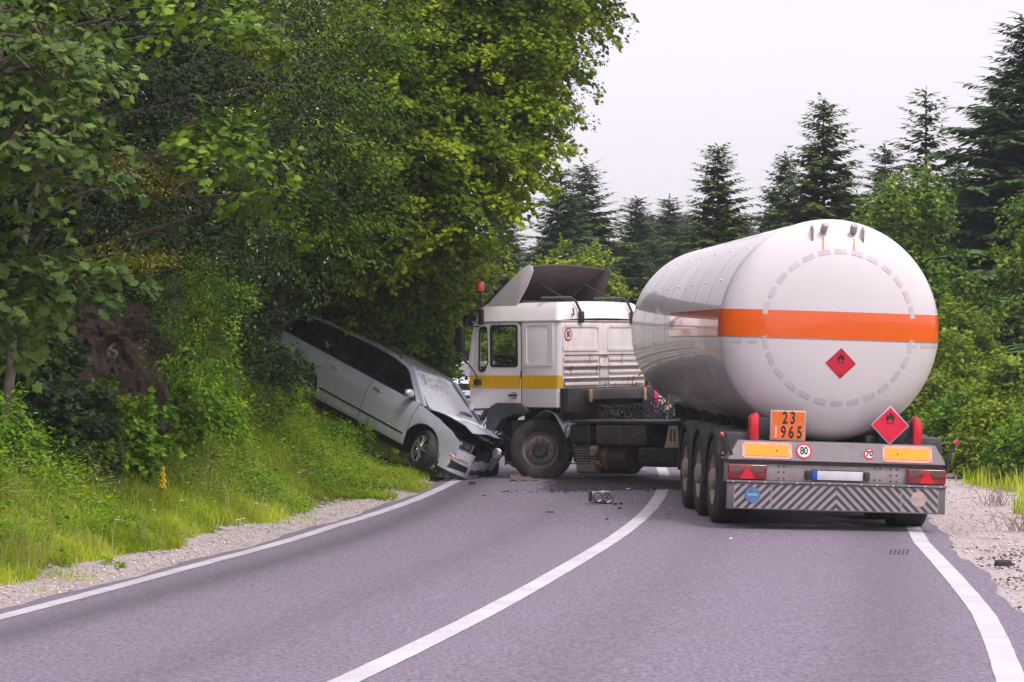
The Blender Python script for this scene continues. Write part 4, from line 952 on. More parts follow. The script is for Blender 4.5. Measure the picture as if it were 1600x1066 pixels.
    panel('rear_window', [(-.06, .96), (-.05, 1.37), (-.55, 1.385), (-.93, 1.38), (-1.0, 1.0), (-.98, .975)], GL, off=.004, th=.012)
    panel('load_window', [(-1.07, .985), (-1.02, 1.375), (-1.5, 1.37), (-1.98, 1.325), (-2.20, 1.02), (-2.15, 1.0)], GL, off=.004, th=.012)
    panel('window_trim', [(.88, .948), (.87, .958), (-2.2, .99), (-2.2, .975)], DG, off=.008, th=.014)
    # top surfaces
    def top(name, f, nu, nv, mt, par=W_, ang=50, sol=0):
        b = MB(); b.grid(f, nu, nv); o = b.build(name, mt, par, angle=ang, recalc=True, solid=sol); return o
    def rz(y): return float(np.interp(y, [-2.15, -1.9, -1.4, -.7, -.1, .3, .42], [1.375, 1.415, 1.45, 1.468, 1.455, 1.41, 1.385]))
    def rw(y): return float(np.interp(y, [-2.15, -1.5, -.2, .42], [.60, .635, .640, .615]))
    top('roof', lambda u, v: ((2*u-1)*rw(-2.15+2.55*v), -2.15+2.55*v, rz(-2.15+2.55*v)-.035*abs(2*u-1)**2.5-.01), 14, 20, paint)
    CRK = shattered if damaged else GL
    top('windscreen', lambda u, v: ((2*u-1)*(.745-.16*v), 1.10-.70*v+.07*(1-(2*u-1)**2)*(1-.3*v), .945+.435*v-.025*(abs(2*u-1)**2)*v), 14, 10, CRK)
    for sg in (-1, 1):
        b = MB(); b.tube([(sg*(.835-.225*t), 1.10-.70*t-.0, .925+.445*t) for t in [i/6 for i in range(7)]], .036, 8); b.build('windscreen_pillar', paint, W_)
        b = MB(); b.tube([(sg*.60, .12, 1.415), (sg*.605, 0.05, 1.475), (sg*.61, -.7, 1.49), (sg*.605, -1.6, 1.465), (sg*.60, -1.72, 1.40)], .014, 7); b.build('roof_rail', DG, W_)
    top('tailgate', lambda u, v: ((2*u-1)*(.60+.22*v), -2.15-.27*v-.06*(1-(2*u-1)**2), 1.37-.40*v), 10, 6, GL)
    top('tailgate', lambda u, v: ((2*u-1)*.80, -2.43-.05*(1-(2*u-1)**2)-.02*math.sin(v*3.1), .97-.42*v), 10, 6, paint)
    top('rear_bumper', lambda u, v: (math.sin((2*u-1)*1.5)*.83, -2.28-.20*math.cos((2*u-1)*1.5)**.5, .56-.34*v), 16, 4, paint)
    # bonnet
    def hood(u, v):
        x = (2*u-1)*(.80-.13*v**1.5); y = 1.06+1.12*v-.10*(2*u-1)**2*v+.05*(1-(2*u-1)**2)*(1-v); z = .935-.19*v**1.7-.045*abs(2*u-1)**3
        if damaged:
            y = 1.06+(y-1.06)*(.84+.10*u); z += .03+.24*v**1.2+.035*math.sin(v*5.5)*v*(.6+.4*math.sin(u*6))-.12*max(0, v-.82)*3*(.4+u*.6)+.008*math.sin(x*15+v*9)*v
        return (x, y, z)
    top('bonnet', hood, 18, 18, paint, sol=.012)
    b = MB(); b.box(-.66, .66, .95, 1.72 if damaged else 1.95, .40, .80, .04); b.box(-.70, .70, -2.3, 1.0, .22, .45, .04)
    b.build('engine_bay', DG, W_)
    # front fascia
    def fas(z0, z1, a0, a1, off=0, nu=20, nv=5, bul=.03):
        def f(u, v):
            a = a0+(a1-a0)*u; th_ = a*math.pi/2; z = z0+(z1-z0)*v; sx = math.copysign(abs(math.sin(th_))**.8, th_)
            x = sx*.845; y = 1.72+.53*max(0, math.cos(th_))**.62+bul*math.sin(v*math.pi)+off
            x = x+math.copysign(off*.7, x)*abs(sx)
            return crush((x, y, z))
        return f
    top('front_bumper', fas(.20, .60, -.97, .97), 36, 8, paint)
    top('lower_lip', fas(.15, .22, -.99, .99, .006, bul=.012), 30, 2, DG)
    top('lower_grille', fas(.27, .43, -.50, .30, .008), 14, 3, DG)
    for a0, a1 in ((.40, .80), (-.80, -.55)): 
        gq = top('fog_grille', fas(.27, .43, a0, a1, .008), 8, 3, DG)
        for k in range(3):
            z_ = .29+.035*k; top('slat', fas(z_, z_+.010, a0+.02, a1-.02, .016, bul=.0), 8, 1, mat('slat_grey', (.05, .05, .06), .4), gq)
    for a0, a1 in ((.42, .86),): top('indicator', fas(.445, .475, a0, a1, .009, bul=.03), 8, 2, mat('indicator_orange', (.60, .16, .02), .3, coat=.5))
    for a0, a1 in ((.47, .87), (-.87, -.47)):
        h_ = top('headlight', fas(.60, .74, a0, a1, -.005, bul=.0), 10, 4, mat('headlight_dark', (.02, .02, .024), .1, coat=1) if damaged else mat('headlight_clear', (.55, .55, .58), .1, coat=1, metal=.4))
        CHR_ = mat('chrome', (.6, .6, .62), .15, metal=1)
        top('lamp_edge', fas(.60, .618, a0, a1, .006, bul=.0), 10, 1, CHR_, h_); top('lamp_edge', fas(.60, .74, a0-.03, a0+.012, .008, bul=.0), 2, 4, CHR_, h_)
        for am in (a0+.12, a1-.12): top('lamp_bowl', fas(.63, .71, am-.055, am+.055, .003, bul=.02), 6, 4, mat('lamp_bowl_grey', (.22, .22, .25), .2, metal=.8), h_)
    gr_ = top('grille', fas(.30, .72, -.28, .30, .014, bul=.0), 12, 6, DG)
    for a0 in (-.30, .30): top('grille_frame', fas(.30, .73, a0-.015, a0+.015, .022, bul=.0), 2, 6, MATS['chrome'], gr_)
    for k in range(6): top('slat', fas(.36+.06*k, .368+.06*k, -.27, .27, .022, bul=0), 10, 1, mat('slat_grey', (.05, .05, .06), .4), gr_)
    # arch liners, wheels
    ALY = mat('alloy_silver', (.55, .54, .56), .3, metal=.8, var=.06, dirt=(.2, .17, .15), dirt_amt=.3)
    for (wy, st) in ((yf, -27 if damaged else 0), (yr, 0)):
        for sg in (-1, 1):
            b = MB(); b.lathe([(AR+.0, 0), (AR, -.30), (.05, -.30)], (sg*.86, wy, .32), (sg, 0, 0), 24, arc=(R(-20), R(200)) if sg > 0 else (R(-200), R(20)), ref=(0, 1, 0)); b.build('arch_liner', DG, W_)
            t = MB(); rr = .215
            t.lathe([(rr, -.02), (rr+.01, 0), (.28, .004), (.305, -.008), (.318, -.03), (.32, -.06), (.32, -.10), (.314, -.103), (.314, -.11), (.32, -.113), (.32, -.17), (.305, -.205), (.24, -.215), (rr, -.2)], (0, 0, 0), (sg, 0, 0), 40)
            wl = t.build('wheel', rubber(), W_, angle=50)
            wl.matrix_local = Matrix.Translation((sg*.885, wy, .32)) @ Matrix.Rotation(R(st), 4, 'Z')
            b = MB(); b.lathe([(rr+.004, -.004), (rr-.008, -.012), (rr-.016, -.05), (rr-.02, -.13), (.04, -.14)], (0, 0, 0), (sg, 0, 0), 36)
            rim = b.build('rim', mat('rim_shadow', (.08, .08, .085), .5, metal=.5), wl)
            b = MB()
            for k in range(5):
                for d_ in (-.19, .19):
                    a = k*math.tau/5+d_+.3; a2 = k*math.tau/5+d_*1.3+.3
                    b.tube([(sg*.0, .045*math.cos(a), .045*math.sin(a)), (sg*-.012, .12*math.cos(a), .12*math.sin(a)), (sg*-.012, .205*math.cos(a2), .205*math.sin(a2))], [.020, .015, .013], 6)
            b.cyl((sg*-.04, 0, 0), (sg*.004, 0, 0), .05, seg=16); b.lathe([(.212, -.002), (.196, -.014)], (0, 0, 0), (sg, 0, 0), 36); b.build('spokes', ALY, rim)
    # mirrors, handles
    for sg in (-1, 1):
        b = MB(); b.ball((sg*1.0, .83, 1.02), .1, 14, (1.05, .62, .68)); mr = b.build('door_mirror', paint, W_)
        b = MB(); b.box(*sorted((sg*.86, sg*.97)), .80, .87, .945, .975, .01); b.ball((sg*1.0, .775, 1.015), .085, 12, (1, .25, .62)); b.build('mirror_base', DG, mr)
        for yy in (.16, -.80):
            b = MB(); x_ = Wd(yy, .83)+.022; b.tube([(sg*(x_-.03), yy+.09, .832), (sg*x_, yy+.06, .832), (sg*x_, yy-.06, .834), (sg*(x_-.03), yy-.09, .834)], .014, 7); b.build('door_handle', paint if yy < 0 else ALY, W_)
    return W_
# silver paint, shattered windscreen
SIL = mat('silver_metallic', (.66, .665, .80), .26, metal=.35, coat=.8, var=.03, scale=2, dirt=(.30, .27, .24), dirt_amt=.22, dscale=3, low=(.2, .7))
m, n, l, p = node_mat('shattered_glass')
co = n.new('ShaderNodeTexCoord').outputs['Object']
v1 = n.new('ShaderNodeTexVoronoi'); v1.feature = 'DISTANCE_TO_EDGE'; v1.inputs['Scale'].default_value = 26; l.new(co, v1.inputs[0])
cr = n.new('ShaderNodeMapRange'); cr.inputs[2].default_value = .06; l.new(v1.outputs[0], cr.inputs[0])
c = mixc(n, l, cr.outputs[0], (.72, .72, .78), (.36, .37, .42))
sx = n.new('ShaderNodeSeparateXYZ'); l.new(co, sx.inputs[0])
hole = tnoise(n, l, co, 11, 6, .8, .50, .54)
def gauss(out_, c0, w0):
    a = n.new('ShaderNodeMath'); a.operation = 'SUBTRACT'; l.new(out_, a.inputs[0]); a.inputs[1].default_value = c0
    b_ = n.new('ShaderNodeMath'); b_.operation = 'ABSOLUTE'; l.new(a.outputs[0], b_.inputs[0])
    r_ = n.new('ShaderNodeMapRange'); r_.inputs[1].default_value = w0*.6; r_.inputs[2].default_value = w0; r_.inputs[3].default_value = 1; r_.inputs[4].default_value = 0; l.new(b_.outputs[0], r_.inputs[0]); return r_.outputs[0]
mu1 = n.new('ShaderNodeMath'); mu1.operation = 'MULTIPLY'; l.new(gauss(sx.outputs['X'], .18, .46), mu1.inputs[0]); l.new(gauss(sx.outputs['Z'], 1.27, .09), mu1.inputs[1])
mu2 = n.new('ShaderNodeMath'); mu2.operation = 'MULTIPLY'; l.new(mu1.outputs[0], mu2.inputs[0]); l.new(hole, mu2.inputs[1])
c = mixc(n, l, mu2.outputs[0], c, (.015, .015, .018)); l.new(c, p.inputs['Base Color']); p.inputs['Roughness'].default_value = .25; p.inputs['Coat Weight'].default_value = .6
add_bump(n, l, p, v1.outputs[0], .6, .004)
shattered = m
h_ = Vector((.743, -.558, -.375)).normalized()
roll = R(-12); up0 = Vector((0, 0, 1)); r0 = h_.cross(up0).normalized(); u0 = r0.cross(h_); up1 = u0*math.cos(roll)+r0*math.sin(roll)
CM = frame((0, 0, 0), h_, up1); tgt = Vector((-1.45, 41.0, .69)); off_ = CM.to_3x3() @ Vector((.885, 1.355, .32)); CM.translation = tgt-off_
wagon = make_wagon(CM, 'silver station wagon with a shattered windscreen and buckled bonnet, tipped nose-down off the grassy bank', 'car', SIL, True)
# far front door hanging open
dO = Vector((-.88, .98, 0)); dm = Matrix.Translation(dO) @ Matrix.Rotation(R(-58), 4, 'Z')
def dpt(y, z, x=0): v = dm @ Vector((x, y-.98, z)); return v
b = MB(); b.tube([dpt(.95, .93), dpt(.84, 1.02), dpt(.45, 1.30), dpt(.25, 1.37), dpt(0, 1.39), dpt(.0, .95)], .028, 8); od = b.build('open_door', mat('car_trim_black', (.012, .012, .014), .45), wagon)
b = MB(); t = bmesh.new(); 
vv = [dpt(.96, .25, -.03), dpt(.0, .25, -.03), dpt(.0, .94, -.03), dpt(.96, .93, -.03), dpt(.96, .25, .04), dpt(.0, .25, .04), dpt(.0, .94, .04), dpt(.96, .93, .04)]
b._new(vv, [(0, 1, 2, 3), (7, 6, 5, 4), (0, 4, 5, 1), (1, 5, 6, 2), (2, 6, 7, 3), (3, 7, 4, 0)]); t.free(); b.build('door_panel', SIL, od)
# pale object lying at the foot of the windscreen
b = MB(); b.tube([(-.10, 1.10, 1.03), (-.22, 1.14, 1.04), (-.36, 1.15, 1.03)], [.025, .032, .02], 8); b.build('wiper_cowl_piece', mat('pale_blue_plastic', (.42, .52, .56), .5), wagon)
# ================================================================ debris, people, vehicles beyond the crash
def at(px, py):
    """where the view through a picture point meets the road or the bank"""
    Y = np.arange(12, 140, .02); X = (px-800)/4100*Y; zr = 1.5-(py-619)/4100*Y; off = X-xc(Y)
    zg = np.where((off > -hwL(Y)-.2) & (off < hwR(Y)+.2), g(Y)+road_z(off), ground_z(X, Y)); k = np.argmax(zr <= zg) if (zr <= zg).any() else len(Y)//2
    return Vector((X[k], Y[k], zg[k]))
def P3(px, py, Y): return Vector(((px-800)/4100*Y, Y, 1.5+(619-py)/4100*Y))
# broken headlamp in the lane
hp = at(940, 788)
lamp = empty('broken_headlamp', mat=Matrix.Translation(hp+Vector((0, .05, .012))) @ Matrix.Rotation(R(8), 4, 'Z') @ Matrix.Rotation(R(4), 4, 'Y'), label='torn-off twin headlamp unit lying in the lane in front of the tractor', cat='headlamp')
HSG = mat('lamp_housing', (.34, .33, .36), .3, metal=.5, coat=.3, dirt=(.1, .09, .09)); 
b = MB(); b.prism([(-.155, .0), (-.165, .10), (-.185, .152), (-.06, .145), (.0, .172), (.09, .170), (.15, .14), (.17, .11), (.165, .03), (.12, .0)], 'y', .0, .13, .018); b.build('housing', HSG, lamp)
for cx, r_ in ((-.055, .052), (.065, .058)):
    b = MB(); b.lathe([(r_+.014, -.012), (r_+.010, -.022), (r_, -.018), (r_*.9, .0), (r_*.55, .03), (.0, .04)], (cx, 0, .082), (0, 1, 0), 24); rf = b.build('reflector', mat('lamp_reflector', (.42, .42, .45), .12, metal=1, var=.15, scale=30), lamp)
    b = MB(); b.ball((cx, .005, .082), .017 if cx < 0 else .022, 10); b.build('bulb', mat('bulb_dark', (.06, .06, .07), .1, coat=1), rf)
b = MB(); b.box(-.175, -.13, -.008, .02, .02, .15, .006); b.box(-.14, .12, .0, .10, .0, .012); b.box(-.02, .08, .02, .1, .165, .20, .01); b.build('bracket', BP, lamp)
# fragments
def shard(name, px, py, w_, d_, h_, mt, label, cat, rz=0, seed=0, group=None):
    r_ = random.Random(seed+int(px)); p_ = at(px, py); b = MB(); n_ = r_.randint(5, 7); P = []
    for i in range(n_):
        a = i*math.tau/n_; k = r_.uniform(.6, 1.1); P.append((math.cos(a)*w_/2*k, math.sin(a)*d_/2*k))
    t = bmesh.new(); V = [t.verts.new((x, y, 0)) for x, y in P]+[t.verts.new((x*.85, y*.85, h_*r_.uniform(.6, 1.2))) for x, y in P]
    t.faces.new(V[:n_][::-1]); t.faces.new(V[n_:])
    for i in range(n_): t.faces.new([V[i], V[(i+1) % n_], V[n_+(i+1) % n_], V[n_+i]])
    b.merge(t); o = b.build(name, mt, None, angle=10); o.matrix_world = Matrix.Translation(p_+Vector((0, 0, .003))) @ Matrix.Rotation(rz, 4, 'Z'); return tag(o, label, cat, group)
PL = mat('fragment_white', (.55, .52, .54), .5); PG = mat('fragment_pale', (.40, .32, .28), .6, dirt=(.1, .08, .07), dirt_amt=.7, dscale=20)
shard('plastic_fragment', 738, 757, .17, .12, .045, BP, 'dark oval plastic fragment lying on the left edge line below the car bumper', 'debris')
shard('plastic_fragment', 789, 769, .16, .05, .01, BP, 'thin flat dark sliver on the asphalt below the car grille', 'debris')
shard('plastic_fragment', 861, 801, .12, .05, .012, BP, 'dark sliver alone in mid-lane, left of and nearer than the headlamp', 'debris')
shard('plastic_fragment', 982, 765, .13, .12, .015, PL, 'flat white fragment between the headlamp and the silencer', 'debris')
shard('plastic_fragment', 1042, 805, .12, .05, .01, BP, 'dark sliver beside the front trailer wheel, right of the centre line', 'debris')
shard('plastic_fragment', 1050, 797, .09, .08, .015, PG, 'small brownish fragment close to the trailer tyre', 'debris')
shard('plastic_fragment', 948, 812, .05, .06, .02, BP, 'small dark crumb just in front of the headlamp', 'debris')
shard('plastic_fragment', 1141, 842, .07, .14, .008, PL, 'small white scrap on the asphalt behind the left trailer wheel', 'debris')
shard('plastic_fragment', 756, 775, .05, .06, .015, BP, 'tiny dark bit inside the left edge line near the car', 'debris')
for k, (x, y) in enumerate(((961, 789), (970, 788), (968, 795))): shard('plastic_fragment', x, y, .06, .06, .02, BP, 'one of three dark crumbs clustered right of the headlamp', 'debris', group='dark crumbs right of the headlamp')
shard('rag', 1566, 884, .20, .30, .05, mat('rag_black', (.015, .014, .016), .9), 'black rag lying on the gravel at the right edge of the photo', 'rag')
rp = at(991, 785); b = MB(); b.tube([rp+Vector((.028*math.cos(t*math.tau/14), 0, .035+.028*math.sin(t*math.tau/14))) for t in range(15)], .006, 5); tag(b.build('metal_ring', HSG), 'small metal ring standing on the asphalt right of the headlamp', 'ring')
# torn bumper piece under the nose
bp_ = at(818, 752); 
b = MB(); b.grid(lambda u, v: (bp_.x-.20+.46*u, bp_.y+.10+.26*v-.1*u, bp_.z+.012+(.09-.08*u)*math.sin(v*1.6)+.012*math.sin(u*17+v*4)+.03*(u*7 % 1 > .6)*v), 14, 5)
tb = b.build('bumper_piece', mat('torn_bumper', (.16, .12, .11), .6, dirt=(.05, .04, .04), dirt_amt=.9, dscale=12), None, angle=12, solid=.012); tag(tb, 'pale torn bumper piece on the road between car and truck wheel', 'bumper piece')
b = MB(); c0 = at(800, 738); b.grid(lambda u, v: (c0.x-.12+.30*u, c0.y+.12+.10*v, c0.z+.10+.22*v+.03*math.sin(u*9+v*5)), 8, 5); tb = b.build('bumper_piece', mat('torn_white', (.36, .32, .34), .5, dirt=(.06, .05, .05), dirt_amt=.8, dscale=14), None, angle=12, solid=.010); tag(tb, 'crumpled whitish panel scrap standing behind the torn bumper piece', 'panel scrap')
# crumbs and leaked fluid under the tractor
m, n, l, p = node_mat('oily_stain'); co = n.new('ShaderNodeTexCoord').outputs['Object']
p.inputs['Base Color'].default_value = (.016, .013, .018, 1); p.inputs['Roughness'].default_value = .65
ed = attr(n, 'edge'); s_ = n.new('ShaderNodeMath'); s_.operation = 'SUBTRACT'; l.new(ed, s_.inputs[0]); l.new(tnoise(n, l, co, 7, 7, .75, .3, .7, 0, .8), s_.inputs[1])
mr = n.new('ShaderNodeMapRange'); mr.inputs[1].default_value = 0; mr.inputs[2].default_value = .25; mr.inputs[4].default_value = .9; l.new(s_.outputs[0], mr.inputs[0]); l.new(mr.outputs[0], p.inputs['Alpha'])
V = []; E_ = []; nx, ny = 40, 16
for j in range(ny+1):
    for i in range(nx+1):
        X = .1+3.2*i/nx; Y = 36.6+5.2*j/ny; off = X-xc(Y); V.append((X, Y, float(g(Y)+road_z(off))+.008)); u, v = i/nx*2-1, j/ny*2-1; E_.append(1.0*(1-max(abs(u), abs(v))**2))
F = [[j*(nx+1)+i, j*(nx+1)+i+1, (j+1)*(nx+1)+i+1, (j+1)*(nx+1)+i] for j in range(ny) for i in range(nx)]
st = np_mesh('oil_stain', V, F, None, m); vattr(st.data, 'edge', E_); tag(st, kind='structure')
def pkC(c):
    X = 1.6+rng.normal(0, .65, c); Y = 37.5+rng.normal(0, .35, c)+.25*X; return X, Y
def crumbs(name, pick, count, s0, s1, mt):
    global ground_z
    old = ground_z; ground_z = lambda X, Y: g(Y)+road_z(X-xc(Y))+.004
    o = stones(name, count, pick, s0, s1, mt); ground_z = old; return o
m, n, l, p = node_mat('crash_crumbs'); l.new(mixc(n, l, attr(n, 'rnd'), (.012, .011, .013), (.05, .042, .045)), p.inputs['Base Color'])
crumbs('crash_crumbs', pkC, 900, .006, .035, m)
m, n, l, p = node_mat('glass_crumbs'); p.inputs['Base Color'].default_value = (.55, .56, .58, 1); p.inputs['Roughness'].default_value = .15
crumbs('glass_crumbs', lambda c: (rng.uniform(-.3, 2.4, c), 34+rng.uniform(-3, 5, c)), 500, .003, .011, m)
# faint tyre scuff behind the trailer
m, n, l, p = node_mat('rubber_mark'); p.inputs['Base Color'].default_value = (.03, .026, .032, 1); p.inputs['Roughness'].default_value = .8; p.inputs['Alpha'].default_value = .55
b = MB()
for k in range(5):
    a = at(1392+k*6.5, 859); c = at(1390+k*6.5, 867); 
    b.ngon([a+Vector((-.008, 0, .006)), a+Vector((.012, 0, .006)), c+Vector((.008, 0, .006)), c+Vector((-.012, 0, .006))])
tag(b.build('scuff_mark', m), kind='structure')

# ---- people
def skin_body(name, joints, edges, mt, parent, lev=2):
    me = bpy.data.meshes.new('t'); me.from_pydata([j[0] for j in joints], edges, []); o = bpy.data.objects.new('t', me); col.objects.link(o)
    sk = o.modifiers.new('s', 'SKIN'); sk.use_smooth_shade = True; ss = o.modifiers.new('d', 'SUBSURF'); ss.levels = lev; ss.render_levels = lev
    for i, j in enumerate(joints):
        v = me.skin_vertices[0].data[i]; r = j[1]; v.radius = (r, r) if isinstance(r, float) else r; v.use_root = (i == 0)
    dg = bpy.context.evaluated_depsgraph_get(); dg.update(); m2 = bpy.data.meshes.new_from_object(o.evaluated_get(dg)); bpy.data.objects.remove(o); m2.name = name
    for f in m2.polygons: f.use_smooth = True
    m2.materials.clear(); return link(name, m2, parent, mt)
def person(loc, rz, label, top, trs, hairc, pose, sleeve=True):
    root = empty('person', mat=Matrix.Translation(loc) @ Matrix.Rotation(rz, 4, 'Z'), label=label, cat='person')
    SK = mat('skin', (.50, .30, .22), .5, var=.05)
    J = [((0, 0, .93), .12), ((0, 0, 1.08), .115), ((0, .01, 1.28), .14), ((0, 0, 1.42), .10), ((0, .01, 1.50), .055), ((0, .02, 1.58), .085), ((0, .02, 1.67), .085),
         ((.17, 0, 1.39), .055), ((-.17, 0, 1.39), .055)]
    J += [((.22, -.02, 1.13), .042), ((-.22, -.02, 1.13), .042)]
    J += [((.16, .20, 1.08), .032), ((-.16, .20, 1.08), .032)] if pose == 'fold' else [((.25, .06, .88), .032), ((-.25, .06, .88), .032)]
    J += [((J[11][0][0]-.02, J[11][0][1]+.05, J[11][0][2]), .028), ((J[12][0][0]+.02, J[12][0][1]+.05, J[12][0][2]), .028)]
    J += [((.09, 0, .86), .095), ((-.09, 0, .86), .095), ((.10, .02, .48), .062), ((-.10, .0, .48), .062), ((.11, -.01, .09), .042), ((-.11, -.04, .09), .042), ((.12, .14, .04), .04), ((-.12, .11, .04), .04)]
    E = [(0, 1), (1, 2), (2, 3), (3, 4), (4, 5), (5, 6), (3, 7), (3, 8), (7, 9), (8, 10), (9, 11), (10, 12), (11, 13), (12, 14), (0, 15), (0, 16), (15, 17), (16, 18), (17, 19), (18, 20), (19, 21), (20, 22)]
    body = skin_body('body', J, E, SK, root)
    for sg, wi in ((1, 13), (-1, 14)):        # fingers
        w_ = Vector(J[wi][0]); d_ = (Vector(J[wi][0])-Vector(J[wi-2][0])).normalized(); b = MB()
        for k in range(4): q = w_+Vector((0, 0, .03-.02*k)); b.tube([q, q+d_*.05, q+d_*.085+Vector((-sg*.01, 0, -.012))], [.011, .010, .007], 6)
        b.tube([w_+Vector((0, 0, .03)), w_+d_*.02+Vector((-sg*.03, 0, .05))], [.012, .009], 6); b.build('fingers', SK, body)
    b = MB(); b.ball((0, .115, 1.60), .018, 8, (1, 1, 1.4)); b.build('nose', SK, body)
    b = MB(); b.ball((-.032, .10, 1.635), .010, 8); b.ball((.032, .10, 1.635), .010, 8); b.build('eyes', BLK, body)
    b = MB(); b.box(-.025, .025, .096, .104, 1.558, 1.566); b.build('mouth', mat('lips', (.35, .1, .09), .5), body)
    b = MB(); b.ball((0, -.005, 1.655), .108, 14, (1, 1, 1.02)); b.ball((0, -.05, 1.57), .09, 12, (1, .7, 1.3)); b.build('hair', mat('hair_'+hairc[0], hairc[1], .6, var=.3, scale=60), root)
    inf = lambda ids, r: [((J[i][0]), J[i][1]+r) for i in ids]
    ids = [1, 2, 3, 7, 8, 9, 10, 0]; mp = {v: i for i, v in enumerate(ids)}
    skin_body('shirt', inf(ids, .02), [(mp[a], mp[c]) for a, c in ((0, 1), (1, 2), (2, 3), (3, 7), (3, 8), (7, 9), (8, 10))], top, root)
    ids = [0, 15, 16, 17, 18, 19, 20]; mp = {v: i for i, v in enumerate(ids)}
    skin_body('trousers', inf(ids, .018), [(mp[a], mp[c]) for a, c in ((0, 15), (0, 16), (15, 17), (16, 18), (17, 19), (18, 20))], trs, root)
    b = MB()
    for sg in (-1, 1): y_ = .07 if sg > 0 else .04; b.ball((sg*.115, y_, .045), .06, 10, (.85, 2.2, .8))
    b.build('shoes', mat('shoe_dark', (.03, .03, .035), .6), root); return root
m, n, l, p = node_mat('striped_cotton'); co = n.new('ShaderNodeTexCoord').outputs['Object']; sx_ = n.new('ShaderNodeSeparateXYZ'); l.new(co, sx_.inputs[0])
a = n.new('ShaderNodeMath'); a.operation = 'MULTIPLY'; a.inputs[1].default_value = 95; l.new(sx_.outputs['Z'], a.inputs[0]); s_ = n.new('ShaderNodeMath'); s_.operation = 'SINE'; l.new(a.outputs[0], s_.inputs[0])
r_ = n.new('ShaderNodeMapRange'); r_.inputs[1].default_value = -.3; r_.inputs[2].default_value = .1; l.new(s_.outputs[0], r_.inputs[0]); l.new(mixc(n, l, r_.outputs[0], (.06, .22, .42), (.72, .74, .76)), p.inputs['Base Color']); p.inputs['Roughness'].default_value = .9
STR = m
def on_road(px, Y): X = (px-800)/4100*Y; return Vector((X, Y, float(g(Y)+road_z(X-xc(Y)))))
pw = on_road(1031, 48); person(pw, R(150), 'person in a blue and white striped top standing beyond the hoses between tractor and tank', STR, mat('teal_cotton', (.06, .20, .22), .8), ('blond', (.45, .28, .10)), 'stand')
pm = on_road(1074, 50); person(pm, R(-160), 'person in dark blue jeans half hidden behind the underside of the tank', mat('grey_shirt', (.25, .25, .28), .9), mat('denim', (.02, .035, .10), .9), ('dark', (.03, .02, .015)), 'fold')
bg = empty('shoulder_bag', mat=Matrix.Translation(pw+Vector((-.17, -.24, .78))), label='magenta bag hanging at the side of the person in the striped top', cat='bag')
MGT = mat('magenta_fabric', (.52, .012, .12), .7, var=.2); b = MB(); b.box(-.13, .13, -.05, .05, .0, .40, .045, seg=3); b.build('bag_body', MGT, bg)
b = MB(); b.tube([(-.06, 0, .38), (-.02, -.01, .60), (.06, .06, .68), (.08, .1, .55), (.07, .05, .38)], .012, 6); b.build('strap', MGT, bg)
wt = empty('warning_triangle', mat=Matrix.Translation(on_road(990, 55)) @ Matrix.Rotation(R(20), 4, 'Z'), label='small red and white roadside warning triangle standing beyond the tractor frame', cat='warning triangle')
b = MB(); P = [(-.2, .30), (.2, .30), (0, .64)]; 
for i in range(3): a, c = P[i], P[(i+1) % 3]; b.tube([(a[0], 0, a[1]), (c[0], 0, c[1])], .028, 6)
b.build('reflector_frame', mat('triangle_red', (.75, .06, .03), .3), wt); b = MB(); b.box(-.12, .12, -.01, .01, .0, .30, .004); b.build('stand', PL, wt)

# ---- white car and white van stopped in the left lane further on
WC = mat('white_car_paint', (.72, .71, .74), .25, coat=.8, var=.02)
def upn(x, y): return Matrix.Translation((x, y, float(g(y)+road_z(x-xc(y)))))
make_wagon(upn(-1.15, 80) @ Matrix.Rotation(R(172), 4, 'Z'), 'white car stopped in the far lane, its headlamp showing left of the cab', 'car', WC, False)
van = empty('white_van', mat=upn(-1.6, 89) @ Matrix.Rotation(R(176), 4, 'Z'), label='white van standing behind the white car beyond the cab', cat='van')
b = MB(); b.prism([(-2.6, .35), (2.2, .35), (2.3, .55), (2.28, .95), (1.45, 1.15), (.85, 1.72), (.5, 1.80), (-2.5, 1.80), (-2.62, 1.6)], 'x', -.92, .92, .05); b.build('body', WC, van)
GLV = MATS['car_dark_glass']; GV = mat('van_glass', (.22, .25, .30), .08, coat=1)
b = MB(); b.ngon([(-.82, 1.50, 1.19), (.82, 1.50, 1.19), (.72, .93, 1.70), (-.72, .93, 1.70)]); b.build('windscreen', GV, van)
for sg in (-1, 1):
    b = MB(); b.box(*sorted((sg*.921, sg*.926)), -.1, .9, 1.15, 1.62); b.build('side_window', GV, van)
    b = MB(); b.box(*sorted((sg*.60, sg*.88)), 2.26, 2.31, .72, .92, .02); b.build('headlight', mat('headlight_clear', (.55, .55, .58), .1, coat=1, metal=.4), van)
    for yy in (1.5, -1.6): b = MB(); b.cyl((sg*.70, yy, .33), (sg*.93, yy, .33), .33, seg=28); b.build('wheel', rubber(), van)
b = MB(); b.box(-.5, .5, 2.28, 2.32, .55, .75, .01); b.build('grille', DG2 if False else BP, van)
HAZE = .00045
